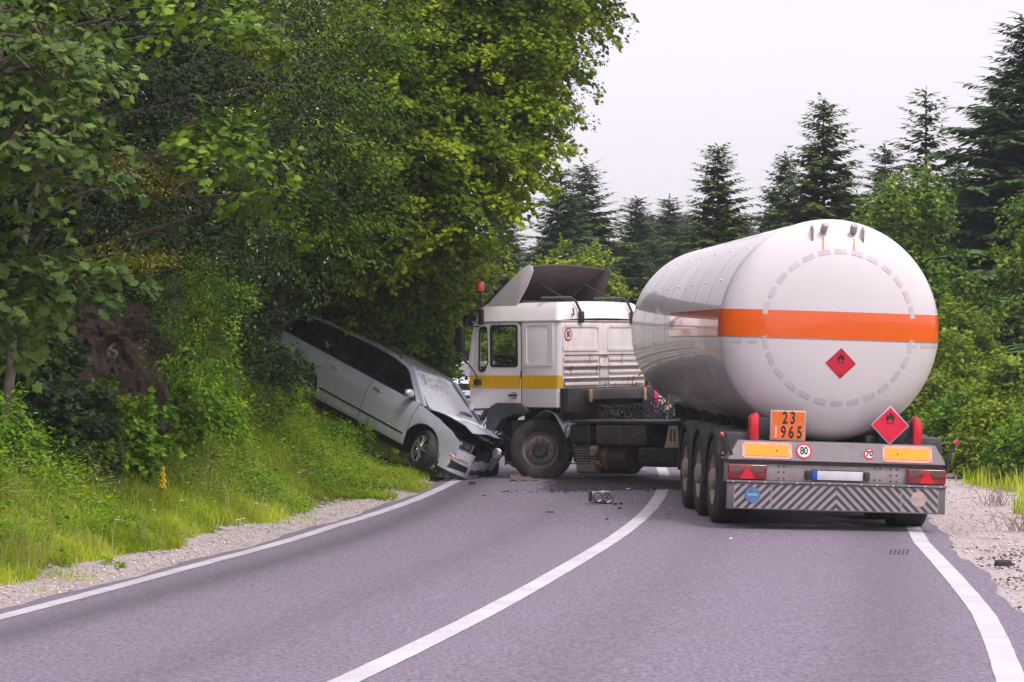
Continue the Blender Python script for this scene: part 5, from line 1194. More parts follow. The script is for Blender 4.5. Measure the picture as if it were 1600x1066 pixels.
# ================================================================ vegetation
def leaf_mat(name, c0, c1, c2, trans=.2, rough=.6, hue=.0):
    m = bpy.data.materials.new(name); m.use_nodes = True; n = m.node_tree.nodes; l = m.node_tree.links; p = n['Principled BSDF']
    a = attr(n, 'rnd'); r = n.new('ShaderNodeValToRGB'); e = r.color_ramp.elements; e[0].color = (*c0, 1); e[1].color = (*c2, 1); e[1].position = 1; k = e.new(.5); k.color = (*c1, 1); l.new(a, r.inputs[0])
    co = n.new('ShaderNodeTexCoord').outputs['Object']
    f = tnoise(n, l, co, .9, 3, .5, .3, .7, .72, 1.3)
    v = n.new('ShaderNodeVectorMath'); v.operation = 'SCALE'; l.new(r.outputs[0], v.inputs[0]); l.new(f, v.inputs['Scale'])
    l.new(v.outputs[0], p.inputs['Base Color']); p.inputs['Roughness'].default_value = rough; p.inputs['Specular IOR Level'].default_value = .18
    t = n.new('ShaderNodeBsdfTranslucent'); v2 = n.new('ShaderNodeVectorMath'); v2.operation = 'MULTIPLY'; v2.inputs[1].default_value = (1.25, 1.35, .5); l.new(v.outputs[0], v2.inputs[0]); l.new(v2.outputs[0], t.inputs[0])
    mi = n.new('ShaderNodeMixShader'); mi.inputs[0].default_value = trans; l.new(p.outputs[0], mi.inputs[1]); l.new(t.outputs[0], mi.inputs[2]); l.new(mi.outputs[0], n['Material Output'].inputs[0]); return m
LM = dict(
 maple=leaf_mat('maple_leaf', (.028, .070, .006), (.090, .170, .012), (.23, .34, .030)),
 maple2=leaf_mat('maple_leaf_yellow_green', (.042, .100, .004), (.145, .225, .008), (.38, .44, .028)),  # yellower, paler leaf tones than the plain maple
 near=leaf_mat('broad_maple_leaf', (.026, .062, .012), (.078, .135, .026), (.18, .26, .06)),
 mid=leaf_mat('mid_leaf', (.016, .048, .004), (.065, .135, .009), (.20, .29, .022)),
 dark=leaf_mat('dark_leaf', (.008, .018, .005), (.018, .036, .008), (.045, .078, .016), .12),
 bluish=leaf_mat('cool_leaf', (.020, .042, .020), (.045, .085, .035), (.09, .14, .055), .25),
 bush=leaf_mat('bush_leaf', (.040, .11, .007), (.11, .225, .012), (.24, .38, .03)),
 bright=leaf_mat('bright_leaf', (.09, .16, .008), (.16, .24, .014), (.27, .33, .03)),
 yellow=leaf_mat('yellow_sprig', (.10, .11, .005), (.20, .19, .008), (.33, .28, .02)),
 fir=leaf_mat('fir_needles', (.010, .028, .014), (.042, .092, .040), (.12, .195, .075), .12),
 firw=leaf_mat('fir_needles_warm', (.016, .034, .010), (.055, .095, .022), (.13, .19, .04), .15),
 grass=leaf_mat('grass_blade', (.17, .26, .014), (.38, .46, .035), (.60, .60, .14), .5),
 straw=leaf_mat('straw', (.24, .20, .10), (.34, .29, .15), (.42, .37, .22), .3),
 weed=leaf_mat('weed_leaf', (.09, .21, .010), (.21, .37, .018), (.38, .52, .05), .4))
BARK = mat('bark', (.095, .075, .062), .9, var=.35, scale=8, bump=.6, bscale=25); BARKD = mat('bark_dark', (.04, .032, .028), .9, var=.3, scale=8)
# leaf templates: (verts [x along width, y along length, z], tri faces)
def T_maple():
    h = [(0, 0), (.22, -.10), (.46, -.04), (.40, .14), (.62, .34), (.50, .42), (.36, .46), (.40, .72), (.20, .70), (0, 1.0)]
    pts = h+[(-x, y) for x, y in h[-2:0:-1]]
    v = [(0, .30, .03)]+[(x, y, -.10*abs(x)-.12*max(0, y-.3)) for x, y in pts]; k = len(pts)
    return np.array(v), np.array([(0, 1+i, 1+(i+1) % k) for i in range(k)])
def T_oval(wd=.5):
    v = [(0, 0, 0), (wd*.5, .35, -.06), (wd*.38, .75, -.10), (0, 1, -.12), (-wd*.38, .75, -.10), (-wd*.5, .35, -.06), (0, .5, .03)]
    return np.array(v), np.array([(6, 0, 1), (6, 1, 2), (6, 2, 3), (6, 3, 4), (6, 4, 5), (6, 5, 0)])
def T_dia(wd=.5):
    v = [(0, 0, 0), (wd*.5, .45, -.05), (0, 1, -.08), (-wd*.5, .45, -.05)]
    return np.array(v), np.array([(0, 1, 3), (1, 2, 3)])
def T_lobed():
    v = [(0, .3, .02), (0, 0, 0), (.42, .02, -.06), (.55, .42, -.1), (.25, .52, -.06), (0, 1, -.14), (-.25, .52, -.06), (-.55, .42, -.1), (-.42, .02, -.06)]
    return np.array(v), np.array([(0, i, i % 8+1) for i in range(1, 9)])
TP = dict(maple=T_maple(), oval=T_oval(), dia=T_dia(), lobed=T_lobed(), needle=T_dia(.16), blade=T_dia(.06))
def nrm(a): return a/np.maximum(np.linalg.norm(a, axis=-1, keepdims=True), 1e-9)
def leaves(name, C, D, Nn, S, tpl, parent, mt, rnd, kind='stuff'):
    tv, tf = TP[tpl]; D = nrm(D); X = nrm(np.cross(D, Nn)); Z = np.cross(X, D); n_ = len(C)
    S = np.broadcast_to(S, (n_,)); P = C[:, None]+S[:, None, None]*(tv[None, :, 0, None]*X[:, None]+tv[None, :, 1, None]*D[:, None]+tv[None, :, 2, None]*Z[:, None])
    F = (tf[None]+(np.arange(n_)*len(tv))[:, None, None]).reshape(-1, 3)
    o = np_mesh(name, P, F, parent, mt, rnd=np.repeat(rnd, len(tf)))
    if kind: o['kind'] = kind
    return o
def sprays(rg, cen, out, L_, W_, k, droop=.25, tilt=.45, flat=.10):
    """k leaves on each spray; returns centres, axes, normals"""
    m_ = len(cen); out = nrm(out+rg.normal(0, .25, out.shape)*[1, 1, .4]); side = nrm(np.cross(out, [0, 0, 1.]))
    u = rg.random((m_, k)); s = rg.choice([-1, 1], (m_, k))*rg.random((m_, k))**.7*(1.05-u*.8)
    L2 = L_*rg.uniform(.6, 1.3, (m_, 1)); dr = droop*rg.uniform(.3, 1.6, (m_, 1))
    C = cen[:, None]+out[:, None]*(u*L2)[..., None]+side[:, None]*(s*W_)[..., None]
    C[..., 2] += -dr*u*u*L2+rg.normal(0, flat, (m_, k))-np.abs(s)*W_*.2
    D = out[:, None]*.8+side[:, None]*(s*1.1)[..., None]+rg.normal(0, .35, (m_, k, 3)); D[..., 2] -= .35
    Nn = np.broadcast_to(np.array([0, 0, 1.]), D.shape)+out[:, None]*tilt+rg.normal(0, .55, D.shape)
    return C.reshape(-1, 3), D.reshape(-1, 3), Nn.reshape(-1, 3)
def lobe_pts(rg, lobes, m_, shell=.72):
    w_ = np.array([l[3]*l[4]+l[3]*l[5]+l[4]*l[5] for l in lobes]); idx = rg.choice(len(lobes), m_, p=w_/w_.sum()); Lb = np.array(lobes)[idx]
    d_ = nrm(rg.normal(size=(m_, 3))); r_ = np.where(rg.random(m_) < shell, rg.uniform(.72, 1.0, m_), rg.uniform(.2, .8, m_))
    return Lb[:, :3]+d_*r_[:, None]*Lb[:, 3:6], d_*np.array([1, 1, .35])+np.array([0, 0, .02]), Lb
def limbs(b, rg, base, trunk, lobes, r0, nb=5, cen=None):
    """trunk polyline, a limb into every lobe, twigs to some sprays"""
    T = [Vector(p) for p in trunk]; n_ = len(T); b.tube(T, [r0*(1-.75*i/(n_-1)) for i in range(n_)], 10)
    bl = MB()
    for lb in lobes:
        c = Vector(lb[:3]); k = min(range(n_), key=lambda i: (T[i]-c).length+(1.5 if T[i].z > c.z else 0)); s_ = T[k]
        mid = s_.lerp(c, .5)+Vector((rg.normal(0, .15), rg.normal(0, .15), .25*(c-s_).length*.3)); rr = r0*.35*(1-.6*k/(n_-1))
        bl.tube([s_, mid, c], [rr, rr*.65, rr*.35], 6)
        for j in range(nb):
            d_ = Vector(nrm(rg.normal(size=3)*[1, 1, .5])); e = c+Vector((d_.x*lb[3], d_.y*lb[4], d_.z*lb[5]))*.95
            m2 = c.lerp(e, .5)+Vector((0, 0, .12)); bl.tube([c, m2, e], [rr*.35, rr*.2, .006], 4)
    return bl
def broadleaf(name, label, cat, trunk, lobes, n_spray, k, size, tpl, mt, r0=.16, seed=0, group=None, L_=.7, W_=.32, droop=.3, part_leaves=0, mts=None, shell=.72, flat=.09, bark=None):
    rg = np.random.default_rng(seed+100); root = empty(name, label=label, cat=cat, group=group); base = Vector(trunk[0])
    root.location = base; T = [Vector(p)-base for p in trunk]; lb = [[l[0]-base.x, l[1]-base.y, l[2]-base.z]+list(l[3:]) for l in lobes]
    b = MB(); bl = limbs(b, rg, base, T, lb, r0); b.build('trunk', bark or BARK, root); bl.build('branches', bark or BARK, root)['kind'] = 'stuff'
    cen, out, _ = lobe_pts(rg, lb, n_spray, shell); C, D, Nn = sprays(rg, cen, out, L_, W_, k, droop, flat=flat)
    S = size*rg.uniform(.65, 1.2, len(C)); rn = np.clip(np.repeat(rg.random(n_spray), k)*.55+rg.random(len(C))*.5, 0, 1)
    if part_leaves:            # the leaves that show largest, each an object of its own
        dist = C[:, 1]+base.y+np.abs(C[:, 0]+base.x)*0; order = np.argsort(dist)[:part_leaves*3]; pick = rg.choice(order, part_leaves, replace=False)
        mask = np.ones(len(C), bool); mask[pick] = False
        tv, tf = TP[tpl]; mes = []
        for q in range(6):
            me = np_mesh('leaf', tv*[1, 1, 1+q*.25], tf, None, mt, rnd=np.full(len(tf), (q+.5)/6)); mes.append(me.data); bpy.data.objects.remove(me)
        Dn = nrm(D[pick]); X = nrm(np.cross(Dn, Nn[pick])); Z = np.cross(X, Dn)
        for i, q in enumerate(pick):
            o = bpy.data.objects.new('leaf', mes[int(rn[q]*5.99)]); col.objects.link(o); o.parent = root; s_ = S[q]
            M = Matrix.Identity(4)
            for r_ in range(3): M[r_][0] = X[i][r_]*s_; M[r_][1] = Dn[i][r_]*s_; M[r_][2] = Z[i][r_]*s_; M[r_][3] = C[q][r_]
            o.matrix_local = M
        C, D, Nn, S, rn = C[mask], D[mask], Nn[mask], S[mask], rn[mask]
    leaves('foliage', C, D, Nn, S, tpl, root, mt, rn); return root
def LB(px, py, Y, r, ry=None, rz=None): p_ = P3(px, py, Y); return [p_.x, p_.y, p_.z, r, ry or r, rz or r*.8]
def trunk_at(x, y, h_, lean=(0, 0), n_=6, rg=rng):
    z = gz1(x, y)-.15; return [(x+lean[0]*(i/(n_-1))**1.5+rg.normal(0, .05), y+lean[1]*(i/(n_-1))**1.5+rg.normal(0, .05), z+h_*i/(n_-1)) for i in range(n_)]

# ---- left bank, front to back
broadleaf('maple_tree', 'maple with large pale green leaves reaching in from the left edge, nearest tree', 'tree', trunk_at(-7.2, 21.5, 7, (1.2, 0)),
  [LB(0, 110, 21.5, .7), LB(70, 125, 22, .35, .6, .35), LB(10, 230, 21.5, .6), LB(70, 60, 22, .3, .5, .3), LB(-60, 30, 22, 1.0), LB(50, 225, 22, .35, .5, .3)], 105, 32, .084, 'maple', LM['near'], .17, 1, L_=.55, W_=.30, droop=.4, part_leaves=220, flat=.05)
broadleaf('maple_tree', 'low maple bough of big leaves at the left edge, in front of the rock', 'tree', trunk_at(-6.6, 22.8, 4.2, (.6, 0)),
  [LB(40, 420, 22, .55, .7, .28), LB(110, 440, 22.2, .40, .5, .18), LB(-30, 470, 22, .5), LB(10, 500, 22.5, .35, .5, .2), LB(150, 450, 22.3, .22, .3, .1)], 60, 22, .10, 'maple', LM['near'], .08, 2, L_=.5, W_=.2, part_leaves=60, flat=.05)
broadleaf('beech_tree', 'dark small-leaved beech filling the shade above the rock face', 'tree', trunk_at(-6.4, 31.5, 8, (.6, 0)),
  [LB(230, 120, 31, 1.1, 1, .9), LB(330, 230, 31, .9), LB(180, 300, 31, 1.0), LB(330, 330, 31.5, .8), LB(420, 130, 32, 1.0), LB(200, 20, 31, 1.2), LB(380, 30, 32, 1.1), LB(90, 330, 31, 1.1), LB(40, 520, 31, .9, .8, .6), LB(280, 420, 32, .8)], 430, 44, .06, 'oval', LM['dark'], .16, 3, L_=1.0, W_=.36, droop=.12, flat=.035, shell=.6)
broadleaf('maple_tree', 'maple with a fan of bluish-green leaves above and left of the crashed car', 'tree', trunk_at(-5.7, 33.6, 6, (.8, -2.5)),
  [LB(365, 225, 28, .35, .5, .18), LB(410, 270, 28, .30, .4, .16), LB(330, 205, 28, .25, .4, .14), LB(400, 35, 28.5, .35, .5, .18), LB(440, 45, 28.5, .15, .2, .1), LB(300, 5, 28.5, .35, .4, .2), LB(425, 300, 29, .25, .3, .12)], 70, 20, .095, 'maple', LM['maple'], .09, 4, L_=.5, W_=.2, flat=.06)
broadleaf('yew_tree', 'yew with level yellow-tipped sprays left of centre in the shade', 'tree', trunk_at(-5.6, 28.8, 4.4, (.7, 0)),
  [LB(235, 250, 28, .35, .3, .07), LB(200, 268, 28, .5, .4, .12), LB(220, 395, 28, .32, .3, .05), LB(180, 410, 28.2, .45, .4, .10), LB(270, 300, 28.2, .3, .3, .12), LB(400, 70, 28.8, .35, .3, .06)], 130, 24, .045, 'dia', LM['yellow'], .07, 5, L_=.35, W_=.12, droop=.1, flat=.025)
broadleaf('bright_yew_bush', 'bright yellow-green feathery bush right of the rock face', 'bush', trunk_at(-4.9, 32.5, 2.0, (.8, 0)),
  [LB(325, 420, 31.4, .30, .4, .16), LB(350, 470, 31.4, .22, .3, .16), LB(310, 500, 31.4, .28, .4, .2), LB(285, 450, 31.8, .4), LB(355, 440, 31.4, .12, .2, .08), LB(340, 530, 31.4, .2), LB(300, 560, 31.4, .35)], 260, 26, .05, 'dia', LM['bush'], .05, 6, L_=.38, W_=.14, droop=.35, flat=.04)
# the big maples over the road
broadleaf('large_maple_tree', 'large yellow-green maple leaning over the road, its crown against the sky', 'tree', trunk_at(-3.6, 44.5, 10, (1.5, -1)),
  [LB(800, 70, 42, .65, 1, .8), LB(800, 190, 42, .45, .8, .6), LB(790, 20, 42, .9), LB(760, 130, 41.5, 1.0), LB(820, 130, 42, .4, .7, .5), LB(720, 240, 41.5, .95), LB(760, 270, 42, .38, .6, .4), LB(815, 230, 42, .20, .4, .25),
   LB(650, 60, 42, 1.3), LB(640, 200, 41, 1.1), LB(570, 120, 41, 1.2), LB(700, 330, 41, .7), LB(820, -40, 42, 1.3), LB(690, -30, 42, 1.2)], 1100, 72, .076, 'maple', LM['maple2'], .24, 7, L_=.85, W_=.40, droop=.35, flat=.05, shell=.6)
broadleaf('maple_tree', 'maple crown hanging above the car roof, left of the cab', 'tree', trunk_at(-3.9, 43, 6.0, (1.4, -1)),
  [LB(640, 330, 42.5, .75), LB(690, 390, 42.5, .55), LB(600, 300, 42.5, .9), LB(620, 390, 43, .8), LB(560, 370, 43, .8), LB(665, 440, 43.5, .5), LB(712, 365, 43, .38), LB(700, 430, 43.5, .4), LB(530, 300, 42.5, .8), LB(600, 430, 43.8, .5)], 440, 62, .076, 'maple', LM['maple2'], .14, 8, L_=.85, W_=.38, droop=.4, flat=.05, shell=.6)
broadleaf('beech_tree', 'small-leaved beech mixed with red tints in the middle of the left tree mass', 'tree', trunk_at(-4.9, 37.5, 8, (1, -.5)),
  [LB(500, 60, 37, 1.1), LB(480, 200, 36.5, .9), LB(560, 210, 37, .8), LB(450, 120, 36.5, .9), LB(520, 330, 37, .8), LB(460, 320, 36.5, .8), LB(490, 375, 37, .6), LB(560, -20, 37, 1.1), LB(420, 370, 36.5, .6)], 480, 44, .068, 'oval', LM['mid'], .16, 9, L_=.75, W_=.32, flat=.045, shell=.6)
broadleaf('small_leaved_tree', 'fine-leaved tree whose twigs stick out against the sky top centre', 'tree', trunk_at(-2.4, 49, 10, (2.5, -1)),
  [LB(880, 60, 46, .45, .5, .35), LB(925, 30, 46, .36, .3, .14), LB(950, 18, 46, .2, .2, .06), LB(900, 100, 46, .28, .3, .2), LB(870, 170, 46, .35, .4, .25), LB(885, 182, 46, .18, .2, .10), LB(880, -20, 46, .6), LB(840, 30, 46, .6), LB(910, 70, 46, .25, .3, .1), LB(870, 120, 46, .3)], 200, 30, .060, 'oval', LM['firw'], .16, 10, L_=.40, W_=.13, flat=.05)
broadleaf('ivy_clad_tree', 'dark ivy-clad tree between the car roof and the cab', 'tree', trunk_at(-1.9, 46, 4.2, (.5, 0)),
  [LB(660, 490, 44.5, .40), LB(630, 510, 44.5, .5), LB(600, 490, 43.5, .6), LB(560, 470, 43.5, .6), LB(670, 470, 45, .3), LB(670, 560, 45, .25), LB(520, 460, 43.5, .6), LB(640, 450, 44, .6), LB(668, 600, 45.2, .2, .3, .25)], 460, 38, .075, 'lobed', LM['maple'], .14, 11, L_=.6, W_=.3, flat=.05, shell=.6)
broadleaf('hornbeam_bush', 'light green leafy bush between the open car door and the cab', 'bush', trunk_at(-1.25, 45.2, 1.4, (.05, 0)),
  [LB(692, 540, 44.5, .14), LB(688, 575, 44.5, .18), LB(700, 505, 45, .10), LB(680, 545, 44.5, .3)], 80, 20, .075, 'lobed', LM['bush'], .04, 12, L_=.25, W_=.14)
broadleaf('hazel_branch_bush', 'dark leafy bush overhanging the rear of the crashed car', 'bush', trunk_at(-4.1, 40.3, 1.9, (.2, -.4)),
  [LB(455, 562, 40, .18, .3, .14), LB(425, 545, 40, .22), LB(410, 560, 40, .3), LB(475, 572, 40, .12, .2, .05), LB(415, 600, 40, .3), LB(395, 500, 40, .4), LB(450, 585, 40, .2, .2, .1)], 120, 22, .055, 'lobed', LM['bluish'], .04, 13, L_=.25, W_=.14)
# fill of the shaded wood behind
fill = [(-8.3, 25, 3.0), (-6.4, 35, 2.6), (-7.6, 32.5, 3.0), (-6.2, 45.5, 2.6), (-5.6, 52, 2.6), (-6.4, 40.5, 2.6), (-5.2, 43.2, 1.9), (-11, 30, 3.6), (-8, 27, 3.4), (-9.5, 31, 3.8), (-8.0, 35.5, 3.4), (-6.6, 39.5, 3.0), (-7.0, 44, 3.2), (-5.0, 48.5, 3.0), (-8.5, 23.5, 3), (-11, 37, 4), (-5.2, 57, 2.6), (-9, 50, 3.6)]
for i, (x, y, r_) in enumerate(fill):
    z = gz1(x, y); Lbs = [[x+random.uniform(-1, 1)*r_*.45, y+random.uniform(-1, 1)*r_*.45, z+k*1.15+.6, r_*.6, r_*.6, r_*.4] for k in range(8)]
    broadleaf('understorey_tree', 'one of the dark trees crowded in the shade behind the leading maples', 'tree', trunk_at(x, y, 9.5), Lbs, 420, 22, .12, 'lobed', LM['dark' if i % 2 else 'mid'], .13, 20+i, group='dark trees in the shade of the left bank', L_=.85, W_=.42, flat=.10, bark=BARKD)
# bank shrubs
bank = [
 ('flowering_bush', 'flowering weedy bush hiding the rear wheel of the crashed car', (452, 640), .30, .60, 'weed', .055, 'oval'),
 ('bramble_bush', 'bramble hanging over the right side of the rock', (262, 610), .40, .95, 'bush', .075, 'lobed'),
 ('leafy_shrub', 'grey-green shrub at the left edge under the maple bough', (18, 620), .6, .7, 'bluish', .08, 'lobed'),
 ('nettle_clump', 'nettle clump at the left edge of the meadow', (20, 725), .42, .7, 'bush', .07, 'oval'),
 ('bramble_bush', 'broad-leaved bush directly under the rock face', (185, 728), .50, .90, 'bush', .085, 'lobed'),
 ('bramble_bush', 'tall bramble in front of the lower right corner of the rock', (235, 690), .5, 1.05, 'bush', .075, 'lobed'),
 ('bramble_bush', 'darker bramble mound left of the rock base', (85, 700), .55, .85, 'bluish', .085, 'lobed'),
 ('bramble_bush', 'fresh green bramble right of the rock base', (265, 700), .42, .7, 'bush', .085, 'lobed'),
 ('leafy_shrub', 'bright leafy shrub on the bank midway between rock and car', (330, 680), .45, .5, 'weed', .065, 'oval'),
 ('leafy_shrub', 'pale meadow shrub below the feathery bush', (345, 625), .45, .5, 'weed', .07, 'oval'),
 ('leafy_shrub', 'yellow-green shrub left of the rear wheel of the crashed car', (405, 660), .36, .5, 'bright', .055, 'oval'),
 ('leafy_shrub', 'tall weedy shrub behind the yellow flowers', (408, 610), .4, .7, 'weed', .065, 'oval'),
 ('leafy_shrub', 'low shrub under the rear sill of the crashed car', (520, 690), .25, .28, 'weed', .05, 'oval'),
 ('leafy_shrub', 'small dark-leaved shrub in the grass under the rock', (130, 715), .3, .35, 'maple', .07, 'lobed'),
 ('leafy_shrub', 'shrub growing over the top of the rock face', (185, 500), .55, .5, 'bluish', .08, 'lobed'),
 ('leafy_shrub', 'green shrub at the foot of the dark trees behind the car rear', (400, 560), .7, .8, 'bluish', .08, 'lobed'),
 ('leafy_shrub', 'bushy growth behind the car roof, under the ivy-clad tree', (610, 560), .7, .7, 'maple', .08, 'lobed')]
for i, (nm, lab, pp, r_, h_, mt, sz, tp) in enumerate(bank):
    q_ = at(*pp); x, y = q_.x, q_.y
    if i == 16: x, y = -2.5, 46.5
    z = gz1(x, y); rg = np.random.default_rng(300+i)
    Lbs = [[x+rg.normal(0, r_*.45), y+rg.normal(0, r_*.45), z+h_*rg.uniform(.2, .8), r_*.5, r_*.5, h_*.38] for _ in range(6)]
    broadleaf(nm, lab, 'bush', [(x, y, z-.1), (x+.02, y, z+h_*.4), (x+.05, y, z+h_*.8)], Lbs, int(70+r_*190), 20, sz, tp, LM[mt], .025, 300+i, L_=.24, W_=.13, droop=.4, flat=.05)
# rock face with the painted 6
rk = MB(); t = bmesh.new(); bmesh.ops.create_icosphere(t, subdivisions=5, radius=1)
rc = P3(155, 535, 31.2)
for v in t.verts:
    q = v.co.copy(); n1 = noise.noise(q*1.3+Vector((3, 1, 7))); n2 = noise.noise(q*3.1); n3 = noise.cell(Vector((q.x*2.2+q.z*1.2, q.y*2.0, q.z*3.4+q.x)))*.5; n4 = noise.noise(q*9)
    q = q*(1.12+.25*n1+.10*n2+.12*n3-.42*abs(noise.noise(q*2.0+Vector((9, 2, 4))))-.24*abs(noise.noise(q*4.7+Vector((1, 5, 2))))-.10*abs(n4)); v.co = Vector((rc.x+q.x*.72, rc.y+.70+q.y*.75, rc.z-.05+q.z*(.56 if q.z > 0 else 1.5)))
rk.merge(t)
m, n, l, p = node_mat('rock_face'); co = n.new('ShaderNodeTexCoord').outputs['Object']
c = mixc(n, l, tnoise(n, l, co, 3.5, 9, .7), (.075, .044, .034), (.25, .165, .135)); c = mixc(n, l, tnoise(n, l, co, 9, 9, .75, .5, .7), c, (.05, .045, .03)); c = mixc(n, l, tnoise(n, l, co, 2, 5, .6, .55, .7), c, (.045, .06, .02))
l.new(c, p.inputs['Base Color']); p.inputs['Roughness'].default_value = .9; add_bump(n, l, p, tnoise(n, l, co, 14, 9, .75, .3, .7), 1.0, .05)
rock = rk.build('rock_outcrop', m, None, angle=25); tag(rock, 'reddish-brown rock outcrop in the left bank with a pale number painted on it', 'rock')
# shrink-wrap the painted 6 on the rock
tb = text_mb('6', .27, Matrix.Identity(4), bold=.004); ray0 = Vector((0, 0, 1.5)); dgx = bpy.context.evaluated_depsgraph_get(); dgx.update()
bmesh.ops.triangulate(tb.bm, faces=tb.bm.faces[:]); bmesh.ops.subdivide_edges(tb.bm, edges=tb.bm.edges[:], cuts=1)
cpt = P3(148, 546, 30)
for v in tb.bm.verts:
    s0 = Vector((cpt.x+v.co.x, 28.0, cpt.z+v.co.y)); hit, loc_, nn_, _ = rock.ray_cast(s0, Vector((0, 1, 0))); v.co = (loc_-Vector((0, .006, 0))) if hit else Vector((s0.x, 30.4, s0.z))
tb.build('painted_number', mat('faded_white_paint', (.30, .27, .27), .9), rock)

# ---- conifers
def conifer_mesh(H, Rr, seed, density=1.0, sparse_top=0, droop=.25, mt='fir', base=.06, expo=.8):
    rg = np.random.default_rng(seed); C = []; D = []; Nn = []; S = []; rn = []; br = []
    z = H*base
    while z < H*.985:
        f = z/H; l0 = Rr*(1-f)**expo+.22; nb = max(4, int(round((7+3*rg.random())*density*(.6 if f > 1-sparse_top else 1))))
        a0 = rg.random()*6.28
        for k in range(nb):
            a = a0+k*6.283/nb+rg.normal(0, .18); l_ = l0*rg.uniform(.55, 1.15); up = .45*f+.05+rg.normal(0, .08); zz = z+rg.normal(0, .08)
            o = np.array([math.cos(a), math.sin(a), 0]); sd = np.array([-o[1], o[0], 0])
            st = max(4, int(l_/.062)); t = (np.arange(st)+rg.random(st))/st; t = t[t > .12*(l_ > .8)]
            P = np.outer(t*l_, o)+np.array([0, 0, zz]); P[:, 2] += up*t*l_-droop*l_*t*t*(1.3-f)
            br.append((np.array([0, 0, zz]), np.array([0, 0, zz])+o*l_*.95+np.array([0, 0, up*l_-droop*l_*(1.3-f)])))
            for sg in (-1, 1):
                bl = np.clip(.46*l_*(1-t*.7)*rg.uniform(.6, 1.25, len(t)), .17, .60)
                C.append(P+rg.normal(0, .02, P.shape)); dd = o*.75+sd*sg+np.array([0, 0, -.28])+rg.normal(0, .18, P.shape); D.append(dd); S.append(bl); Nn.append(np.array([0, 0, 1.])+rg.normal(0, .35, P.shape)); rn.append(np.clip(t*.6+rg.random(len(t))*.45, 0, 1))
            C.append(P[-1:]); D.append(np.array([o+[0, 0, up-.3]])); S.append(np.array([.28])); Nn.append(np.array([[0, 0, 1.]])); rn.append(np.array([.9]))
        z += (.17+.10*rg.random())*(1 if f < .8 else .8)*(H/12)**.4
    tp = 10; C.append(np.stack([np.zeros(tp), np.zeros(tp), np.linspace(H*.93, H*1.0, tp)], 1)); D.append(np.stack([rg.normal(0, .3, tp), rg.normal(0, .3, tp), np.ones(tp)*.8], 1)); S.append(np.full(tp, .2)); Nn.append(rg.normal(size=(tp, 3))); rn.append(np.full(tp, .5))
    return [np.concatenate(x) for x in (C, D, Nn, S, rn)]+[br]
TP['sprig'] = (np.array([(0, 0, 0), (.17, .22, -.02), (.13, .62, -.05), (0, 1, -.08), (-.13, .62, -.05), (-.17, .22, -.02)]), np.array([(0, 1, 5), (1, 2, 5), (2, 4, 5), (2, 3, 4)]))
def conifer_proto(H, Rr, seed, mt='fir', **kw):
    root = empty('spruce_tree'); C, D, Nn, S, rn, br = conifer_mesh(H, Rr, seed, **kw)
    b = MB(); b.tube([(0, 0, -.3), (0, 0, H*.3), (0, 0, H*.7), (0, 0, H*1.0)], [H*.012, H*.009, H*.004, .005], 8)
    b.build('trunk', BARKD, root)
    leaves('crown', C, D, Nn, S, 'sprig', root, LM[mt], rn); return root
protos = [conifer_proto(11, 2.7, 1), conifer_proto(11, 2.3, 2, density=.95), conifer_proto(11, 2.9, 3, mt='firw'), conifer_proto(11, 2.3, 4, sparse_top=.35, density=.8, mt='firw', droop=.15), conifer_proto(11, 3.2, 5, density=1.1)]
kid = [kidmap(p_) for p_ in protos]; used = [False]*len(protos)
def place_conifer(k, x, y, h_, label, group=None, wide=1.0, rot=None):
    o = protos[k] if not used[k] else copy_tree(protos[k], kid[k]); used[k] = True
    s_ = h_/11; o.location = (x, y, gz1(x, y)-.1); o.rotation_euler = (0, 0, rot if rot is not None else random.random()*6.28); o.scale = (s_*wide, s_*wide, s_)
    tag(o, label, 'tree', group)
    if not group and 'group' in o.keys(): del o['group']
    return o
def con_px(k, px, ptop, Y, label, wide=1.0, group=None):
    X = (px-800)/4100*Y; zt = 1.5+(619-ptop)/4100*Y; place_conifer(k, X, Y, zt-gz1(X, Y)+.1, label, group, wide)
con_px(4, 1612, 20, 62, 'tallest dark spruce filling the right edge of the photo', 1.4)
con_px(0, 1570, 118, 66, 'second tall spruce, just left of the one at the right edge', 1.45)
con_px(3, 1448, 140, 64, 'spruce with a thin sparse pointed top above the right side of the tank', 1.35)
con_px(1, 1384, 225, 78, 'narrow dark spruce left of the sparse-topped one', 1.5)
con_px(2, 1288, 158, 68, 'tall broad spruce standing right above the middle of the tank', 1.25)
con_px(4, 1228, 240, 76, 'shorter spruce leaning against the left side of the tall broad one', 1.1)
con_px(2, 1122, 228, 74, 'isolated spruce above the front shoulder of the tank', 1.25)
con_px(1, 1046, 306, 104, 'small pointed spruce in the middle of the skyline gap', 1.7)
con_px(0, 995, 308, 100, 'spruce at the skyline just above the deflector right end', 1.7)
con_px(2, 914, 258, 88, 'wide spruce rising behind the cab roof', 1.5)
con_px(0, 876, 262, 84, 'spruce partly hidden by the leaning maple crown', 1.4)
con_px(4, 1500, 250, 72, 'dark spruce filling the gap between the right-hand skyline trees', 1.4)
con_px(1, 1165, 335, 86, 'low spruce between the isolated one and the tall broad one', 1.1)
con_px(0, 1340, 300, 84, 'low spruce in the dip above the valves of the tank', 1.2)
con_px(1, 636, 230, 51, 'dark drooping spruce hanging behind the maples, left of the cab', .62)
rr = random.Random(4); n_bg = 0
